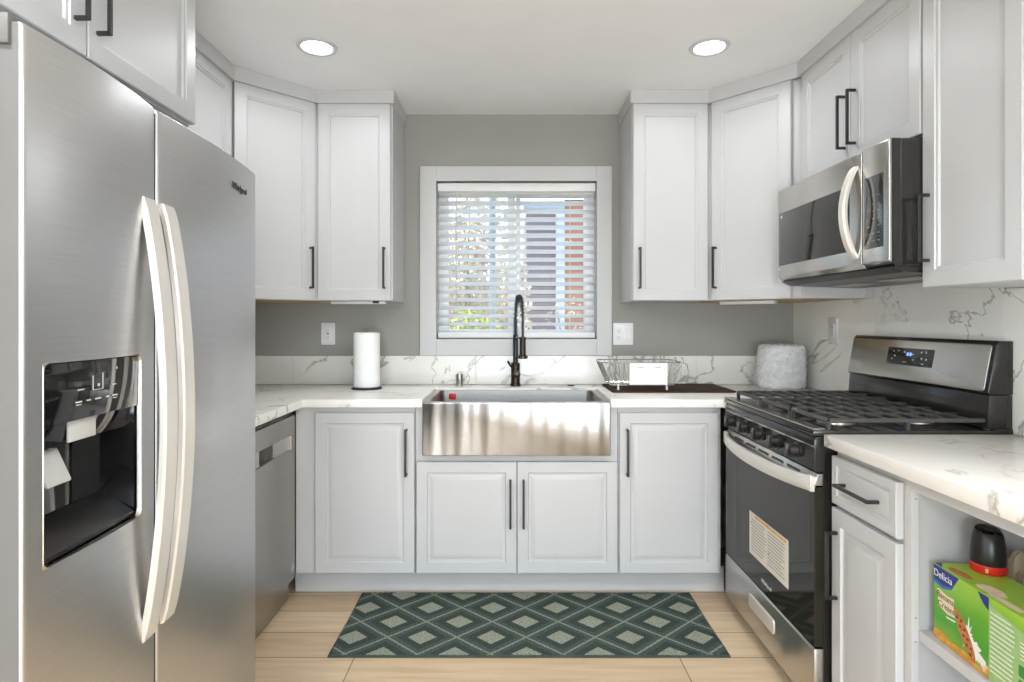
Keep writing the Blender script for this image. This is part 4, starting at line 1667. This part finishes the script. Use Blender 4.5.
# ------------------------------------------------------------------ outside the window
struct('ground', MB().box(-12, 12, WY + .3, 22, -.5, -.3), 'ground', smooth=0)
nh = thing('neighbour_house', 'mauve and rust sided neighbouring house seen through the window', 'house', (1.2, 7.2, -.3))
obj('wall', MB().box(-1.02, -.66, .05, 3, 0, 3.0), 'siding', nh, smooth=0)
obj('corner_trim', MB().box(-.66, -.555, -.05, .12, 0, 3.0), 'vinyl', nh, smooth=0)
obj('wing_wall', MB().box(-.555, 3.2, -.02, 3, 0, 3.05), 'siding_red', nh, smooth=0)
obj('fascia', MB().box(-1.06, -.555, -.06, .1, 2.93, 3.02), 'eave', nh, smooth=0)
obj('roof', MB().prism([(-.12, 3.04), (3.2, 3.9), (3.2, 4.0), (-.12, 3.12)], -1.1, 3.4, axis='x'), 'roof', nh, smooth=0)
fn = thing('fence', 'pale board fence behind the shrubs outside the window', 'fence', (-1.5, 8.0, -.3))
obj('boards', MB().box(-3.5, 1.6, 0, .03, 0, 2.1), 'fence', fn, smooth=0)
for x in (-1.2, .2, 1.25):
    obj('post', MB().box(x, x + .11, -.08, -.005, 0, 2.3), 'eave', fn, smooth=0)
pt = thing('patio_post', 'pale grey green post standing outside the left half of the window', 'post', (-.155, 4.7, -.3))
obj('shaft', MB().box(-.024, .024, -.024, .024, .02, 3.1, .003), 'fence', pt)
obj('foot_plate', MB().box(-.06, .06, -.06, .06, 0, .02, .003), 'eave', pt)


def shrub(name, label, loc, rx, rz, n, mat, seed, lsz=.035):
    rg_ = random.Random(seed)
    t = thing(name, label, 'shrub', loc)
    b = MB()
    for k in range(18):
        a = rg_.random() * 2 * PI
        e = Vector((math.cos(a) * rx * rg_.uniform(.2, .95), math.sin(a) * .4 * rg_.random(), rz * rg_.uniform(.6, 1.9)))
        mid = e * .5 + Vector((rg_.uniform(-.1, .1), 0, .1))
        b.loft([((0, 0, 0), .014), (mid, .009), (e, .003)], 6)
    obj('stems', b, 'twig', t)
    b = MB()
    for k in range(n):
        while True:
            p = Vector((rg_.uniform(-1, 1), rg_.uniform(-1, 1), rg_.uniform(-1, 1)))
            if p.length < 1:
                break
        c_ = Vector((p.x * rx, p.y * .4, rz + p.z * rz * .98))
        u = Vector((rg_.gauss(0, 1), rg_.gauss(0, 1), rg_.gauss(0, 1))).normalized()
        w_ = u.orthogonal().normalized()
        s_ = lsz * rg_.uniform(.6, 1.3)
        nrm = u.cross(w_)
        b.quad(c_ - u * s_, c_ + w_ * s_ * .45 + nrm * .004, c_ + u * s_, c_ - w_ * s_ * .45 + nrm * .004)
    obj('foliage', b, mat, t, smooth=0, recalc=False)
    return t


shrub('flowering_shrub', 'tall pale flowering shrub filling the left half of the window view', (-.40, 6.6, -.3), .62, 1.62, 5200, 'blossom', 1, .05)
shrub('leafy_shrub', 'lower green leafy shrub in front of the pale flowering one outside the window', (-.38, 5.45, -.3), .50, .86, 1500, 'leaf', 2, .04)
shrub('twiggy_shrub', 'thin twiggy shrub in front of the neighbouring house', (.58, 5.9, -.3), .40, .95, 380, 'blossom', 4, .025)
